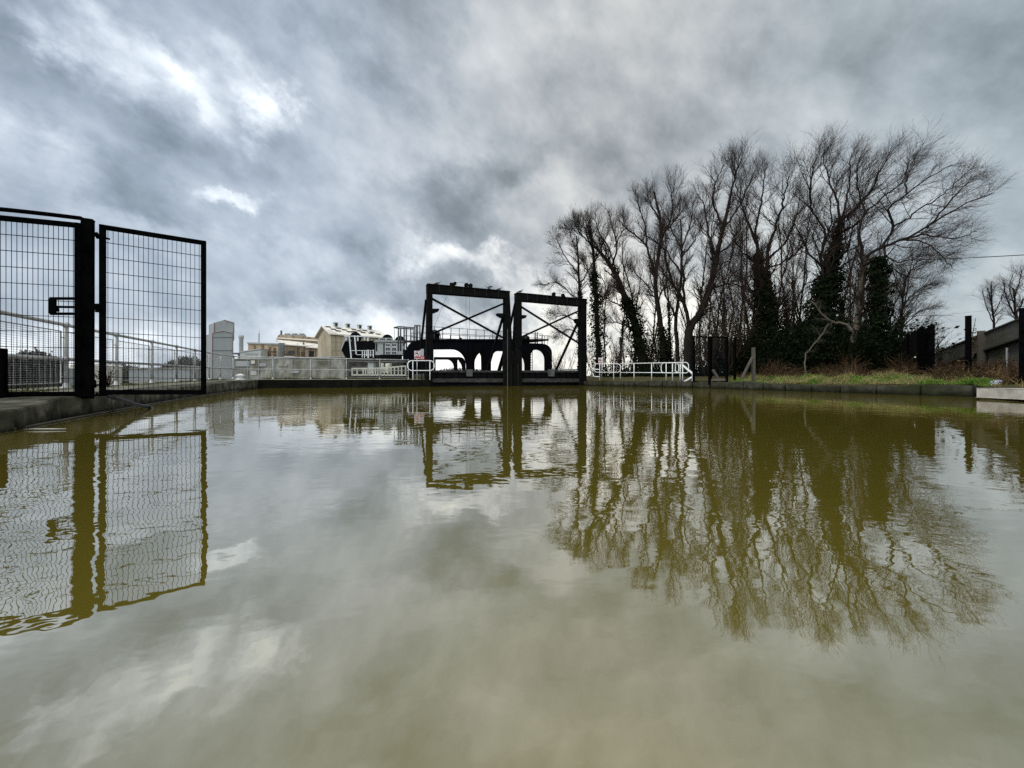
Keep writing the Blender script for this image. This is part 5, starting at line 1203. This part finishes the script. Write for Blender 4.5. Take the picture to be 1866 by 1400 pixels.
# crumpled plastic bag
bm = bmesh.new(); bmesh.ops.create_icosphere(bm, subdivisions=3, radius=1)
rg = np.random.default_rng(12)
for v in bm.verts:
    c = v.co; k = 1 + .16 * math.sin(5 * c.x + 3 * c.y) + .14 * math.sin(8 * c.y - 6 * c.z) + rg.normal(0, .045); v.co = Vector((c.x * .17 * k, c.y * .1 * k, c.z * .055 * k + .02 * c.x))
me = bpy.data.meshes.new('plastic_bag'); bm.to_mesh(me); bm.free(); o = link('plastic_bag', me, M['bag']); o.location = P(1815, 697.5, 10.4); o.location.z += .0
o.rotation_euler = (0, -.15, .2); tag(o, 'crumpled pale blue plastic bag lying on the bank by the landing slab', 'bag')

# ------------------------------------------------------------------ gulls on the gantries
def gull(px, py, size, face, label, spread=False):
    c = GP.pt(px, py, .2); t = thing('gull', c, label, 'gull', 'gulls on the gantries'); s = size; f = face
    tv = Vector((GP.t.x, GP.t.y, 0)) * f
    def q(a, z, o=0): return c + tv * a * s + Vector((0, 0, z * s)) + Vector((GP.n.x, GP.n.y, 0)) * o * s
    b = MB(); ln = smooth_path([q(-.26, .10), q(-.16, .14), q(0, .19), q(.10, .25), q(.15, .32), q(.20, .345), q(.235, .34), q(.30, .325)], 18)
    rr = np.interp(np.linspace(0, 1, 18), [0, .12, .3, .45, .6, .72, .82, .88, 1], [.012, .045, .088, .085, .055, .05, .046, .018, .006]) * s
    b.tube(ln, list(rr), 10); b.build('body', 'gullw', t)
    for o in (-.035, .035):
        b = MB(); b.tube([q(.0, .12, o), q(.01, 0, o)], .008 * s, 5); b.build('leg', 'trim', t)
    for o in (-1, 1):
        b = MB()
        if spread: b.poly([q(.08, .24, .05 * o), q(-.12, .2, .05 * o), q(-.3, .22, .35 * o), q(-.12, .27, .4 * o), q(.06, .27, .25 * o)], (0, 0, .02 * s))
        else: b.tube(smooth_path([q(.08, .22, .07 * o), q(-.08, .2, .085 * o), q(-.25, .14, .05 * o), q(-.34, .11, .02 * o)], 10), [s * k for k in (.02, .045, .06, .06, .055, .045, .035, .025, .015, .005)], 8)
        b.build('wing', 'gulld', t)
gull(799, 518.9, .75, 1, 'grey gull perched left of the pulleys on the larger gantry')
gull(892, 527.6, .75, -1, 'gull with half spread wings on the larger gantry beam', True)
gull(912, 529.6, .75, 1, 'grey gull perched at the right end of the larger gantry beam')
gull(951, 533.8, .75, 1, 'grey gull perched at the left end of the smaller gantry beam')

# ------------------------------------------------------------------ sky and light
SUN_AZ, SUN_EL = math.radians(-112), math.radians(48)      # azimuth from +Y towards +X
world = bpy.data.worlds.new('World'); scene.world = world; world.use_nodes = True
nt = world.node_tree; N = nt.nodes; L = nt.links; N.clear()
out = N.new('ShaderNodeOutputWorld'); bg = N.new('ShaderNodeBackground'); L.new(bg.outputs[0], out.inputs[0]); bg.inputs[1].default_value = .1
tc = N.new('ShaderNodeTexCoord'); sep = N.new('ShaderNodeSeparateXYZ'); L.new(tc.outputs['Generated'], sep.inputs[0])
def wm(op, a, b=None, c=None, clamp=False):
    n = N.new('ShaderNodeMath'); n.operation = op; n.use_clamp = clamp
    for i, x in enumerate((a, b, c)):
        if x is None: continue
        if isinstance(x, (int, float)): n.inputs[i].default_value = x
        else: L.new(x, n.inputs[i])
    return n.outputs[0]
def wr(v, a, b, c=0.0, d=1.0, smooth=True):
    n = N.new('ShaderNodeMapRange'); n.interpolation_type = 'SMOOTHSTEP' if smooth else 'LINEAR'
    for i, x in zip((1, 2, 3, 4), (a, b, c, d)): n.inputs[i].default_value = x
    L.new(v, n.inputs[0]); return n.outputs[0]
X, Y, Z = sep.outputs
yc = wm('MAXIMUM', Y, .06); front = wr(Y, .02, .3)
uv = N.new('ShaderNodeCombineXYZ'); L.new(wm('DIVIDE', X, yc), uv.inputs[0]); L.new(wm('DIVIDE', Z, yc), uv.inputs[1])
zc = wm('ADD', wm('ABSOLUTE', Z), .42)
cl = N.new('ShaderNodeCombineXYZ'); L.new(wm('DIVIDE', X, zc), cl.inputs[0]); L.new(wm('DIVIDE', Y, zc), cl.inputs[1])
def noise(vec, scale, stretch=(1, 1, 1), detail=6, rough=.55, dist=.4, off=(0, 0, 0), rot=0.0):
    mp = N.new('ShaderNodeMapping'); mp.inputs['Scale'].default_value = stretch; mp.inputs['Location'].default_value = off; mp.inputs['Rotation'].default_value = (0, 0, rot)
    L.new(vec, mp.inputs[0]); n = N.new('ShaderNodeTexNoise'); n.inputs['Scale'].default_value = scale; n.inputs['Detail'].default_value = detail
    n.inputs['Roughness'].default_value = rough; n.inputs['Distortion'].default_value = dist; L.new(mp.outputs[0], n.inputs['Vector']); return n.outputs
CL = cl.outputs[0]
def dnoise(scale, detail, rough, dist, off, stretch=1.7, deg=36):
    mp = N.new('ShaderNodeMapping'); mp.vector_type = 'TEXTURE'; mp.inputs['Location'].default_value = off
    mp.inputs['Rotation'].default_value = (0, math.radians(deg), 0); mp.inputs['Scale'].default_value = (stretch, 1.2, 1)
    L.new(tc.outputs['Generated'], mp.inputs[0]); n = N.new('ShaderNodeTexNoise'); n.inputs['Scale'].default_value = scale; n.inputs['Detail'].default_value = detail
    n.inputs['Roughness'].default_value = rough; n.inputs['Distortion'].default_value = dist; L.new(mp.outputs[0], n.inputs['Vector']); return n.outputs
nA = dnoise(4.6, 7, .56, 0, (3.1, 1.7, .4))[0]
nB = dnoise(9.0, 8, .58, 0, (.3, 2.1, 5.2), 1.45, 38)[0]
nC = dnoise(1.9, 3, .5, 0, (1.3, 6.2, 2.5), 1.3)[0]
# warp the drawn cloud breaks with noise so that they get ragged edges
wv = dnoise(7.0, 7, .62, 0, (4, 9, 1), 1.2)[1]; wsub = N.new('ShaderNodeVectorMath'); wsub.operation = 'SUBTRACT'; L.new(wv, wsub.inputs[0]); wsub.inputs[1].default_value = (.5, .5, .5)
wsc = N.new('ShaderNodeVectorMath'); wsc.operation = 'MULTIPLY_ADD'; L.new(wsub.outputs[0], wsc.inputs[0]); wsc.inputs[1].default_value = (.42, .42, 0); L.new(uv.outputs[0], wsc.inputs[2]); UV = wsc.outputs[0]
def blob(px, py, sx, sy, deg):
    mp = N.new('ShaderNodeMapping'); mp.vector_type = 'TEXTURE'
    mp.inputs['Location'].default_value = ((px - CX) / F, (HY - py) / F, 0); mp.inputs['Rotation'].default_value = (0, 0, math.radians(-deg)); mp.inputs['Scale'].default_value = (sx / F, sy / F, 1)
    L.new(UV, mp.inputs[0]); g = N.new('ShaderNodeTexGradient'); g.gradient_type = 'SPHERICAL'; L.new(mp.outputs[0], g.inputs[0]); return wr(g.outputs[1], 0, 1)
lum = wm('MULTIPLY_ADD', nA, .62, .04)
lum = wm('ADD', lum, wm('MULTIPLY_ADD', nB, .50, -.25))
lum = wm('ADD', lum, wm('MULTIPLY_ADD', nC, .24, -.12))
rag = wr(nB, .32, .66, .45, 1.25)
# px, py, half sizes, tilt (image degrees, clockwise), strength
for (px, py, sx, sy, dg, amp) in (
    (190, 90, 330, 85, 38, .29), (335, 165, 180, 52, 38, .27), (90, 20, 180, 60, 45, .16), (480, 208, 95, 50, 55, .27), (420, 140, 180, 70, 42, .20), (432, 356, 80, 28, 15, .28),
    (40, 262, 270, 95, 28, .20), (235, 385, 170, 48, 12, .14), (790, 478, 180, 60, 15, .24), (875, 490, 150, 50, 10, .22), (985, 505, 140, 70, 0, .20), (1010, 400, 190, 150, 0, .08),
    (880, 670, 620, 105, 0, .62), (1130, 620, 400, 170, 0, .40), (1290, 600, 260, 120, 0, .14), (1420, 640, 420, 190, 0, .30), (1290, 480, 360, 240, 0, .22), (80, 640, 450, 55, 0, .36), (330, 610, 450, 70, 0, .12), (610, 590, 260, 50, 0, .12),
    (700, 170, 360, 190, 20, .06), (1000, 110, 330, 190, 0, .07), (1290, 100, 190, 120, 30, .05),
    (230, 300, 360, 140, 30, -.13), (620, 90, 280, 70, 28, -.10), (800, 375, 290, 75, 20, -.12), (920, 330, 150, 60, -10, -.12), (560, 440, 360, 65, 15, -.11), (650, 540, 300, 50, 5, -.07), (520, 330, 220, 70, 30, -.06),
    (1790, 50, 500, 230, 20, -.15), (1500, 110, 340, 130, 20, -.05), (1150, 300, 300, 100, 10, -.05), (1800, 350, 280, 220, 0, -.02), (1790, 560, 200, 120, 0, .04), (40, 40, 180, 180, 0, -.12), (880, 565, 190, 60, 5, -.05)):
    m_ = wm('MULTIPLY', blob(px, py, sx, sy, dg), front); m_ = wm('MULTIPLY', m_, rag) if amp > .15 else m_
    lum = wm('MULTIPLY_ADD', m_, amp, lum)
ramp = N.new('ShaderNodeValToRGB'); L.new(wm('MAXIMUM', lum, 0), ramp.inputs[0])
cr = ramp.color_ramp; cr.elements[0].position = 0; cr.elements[0].color = (.10, .115, .125, 1); cr.elements[1].position = 1; cr.elements[1].color = (.92, .91, .85, 1)
for p_, c_ in ((.18, (.185, .21, .225, 1)), (.32, (.31, .338, .36, 1)), (.46, (.455, .472, .48, 1)), (.62, (.62, .63, .62, 1)), (.8, (.80, .79, .725, 1))):
    e_ = cr.elements.new(p_); e_.color = c_
# bluer cloud on the left, greener grey on the right
tint = N.new('ShaderNodeMix'); tint.data_type = 'RGBA'; tint.inputs[6].default_value = (.90, .98, 1.10, 1); tint.inputs[7].default_value = (1.02, 1.0, .975, 1)
L.new(wr(X, -.55, .25), tint.inputs[0])
tint2 = N.new('ShaderNodeMix'); tint2.data_type = 'RGBA'; L.new(wr(X, .2, .75), tint2.inputs[0]); L.new(tint.outputs[2], tint2.inputs[6]); tint2.inputs[7].default_value = (.945, 1.0, 1.02, 1)
mul = N.new('ShaderNodeMix'); mul.data_type = 'RGBA'; mul.blend_type = 'MULTIPLY'; mul.inputs[0].default_value = 1; L.new(ramp.outputs[0], mul.inputs[6]); L.new(tint2.outputs[2], mul.inputs[7])
# out-of-view sky overhead and behind the camera boosted as added fill light
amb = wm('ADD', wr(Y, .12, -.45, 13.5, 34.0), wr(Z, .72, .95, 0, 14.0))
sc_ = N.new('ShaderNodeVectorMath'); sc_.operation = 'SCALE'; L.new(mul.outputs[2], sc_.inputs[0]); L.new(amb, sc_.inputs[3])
sky = N.new('ShaderNodeTexSky'); sky.sky_type = 'NISHITA'; sky.sun_disc = False; sky.sun_elevation = SUN_EL; sky.sun_rotation = SUN_AZ; sky.air_density = 1.2; sky.dust_density = 1.5
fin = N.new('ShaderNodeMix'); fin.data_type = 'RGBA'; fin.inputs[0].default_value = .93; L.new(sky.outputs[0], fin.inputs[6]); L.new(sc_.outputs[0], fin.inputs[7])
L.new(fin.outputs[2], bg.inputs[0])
ld = bpy.data.lights.new('sun', 'SUN'); ld.energy = 1.5; ld.angle = math.radians(14); ld.color = (1, .95, .87)
lo = bpy.data.objects.new('sun', ld); COL.objects.link(lo)
dv = Vector((math.sin(SUN_AZ) * math.cos(SUN_EL), math.cos(SUN_AZ) * math.cos(SUN_EL), math.sin(SUN_EL)))
lo.rotation_euler = dv.to_track_quat('Z', 'Y').to_euler()

vs_ = scene.view_settings; scene.display_settings.display_device = 'sRGB'
vs_.view_transform = 'Standard'; vs_.look = 'None'; vs_.exposure = .12; vs_.gamma = 1
scene.cycles.max_bounces = 6; scene.cycles.diffuse_bounces = 2; scene.cycles.glossy_bounces = 3; scene.cycles.use_adaptive_sampling = False
scene.cycles.use_denoising = False
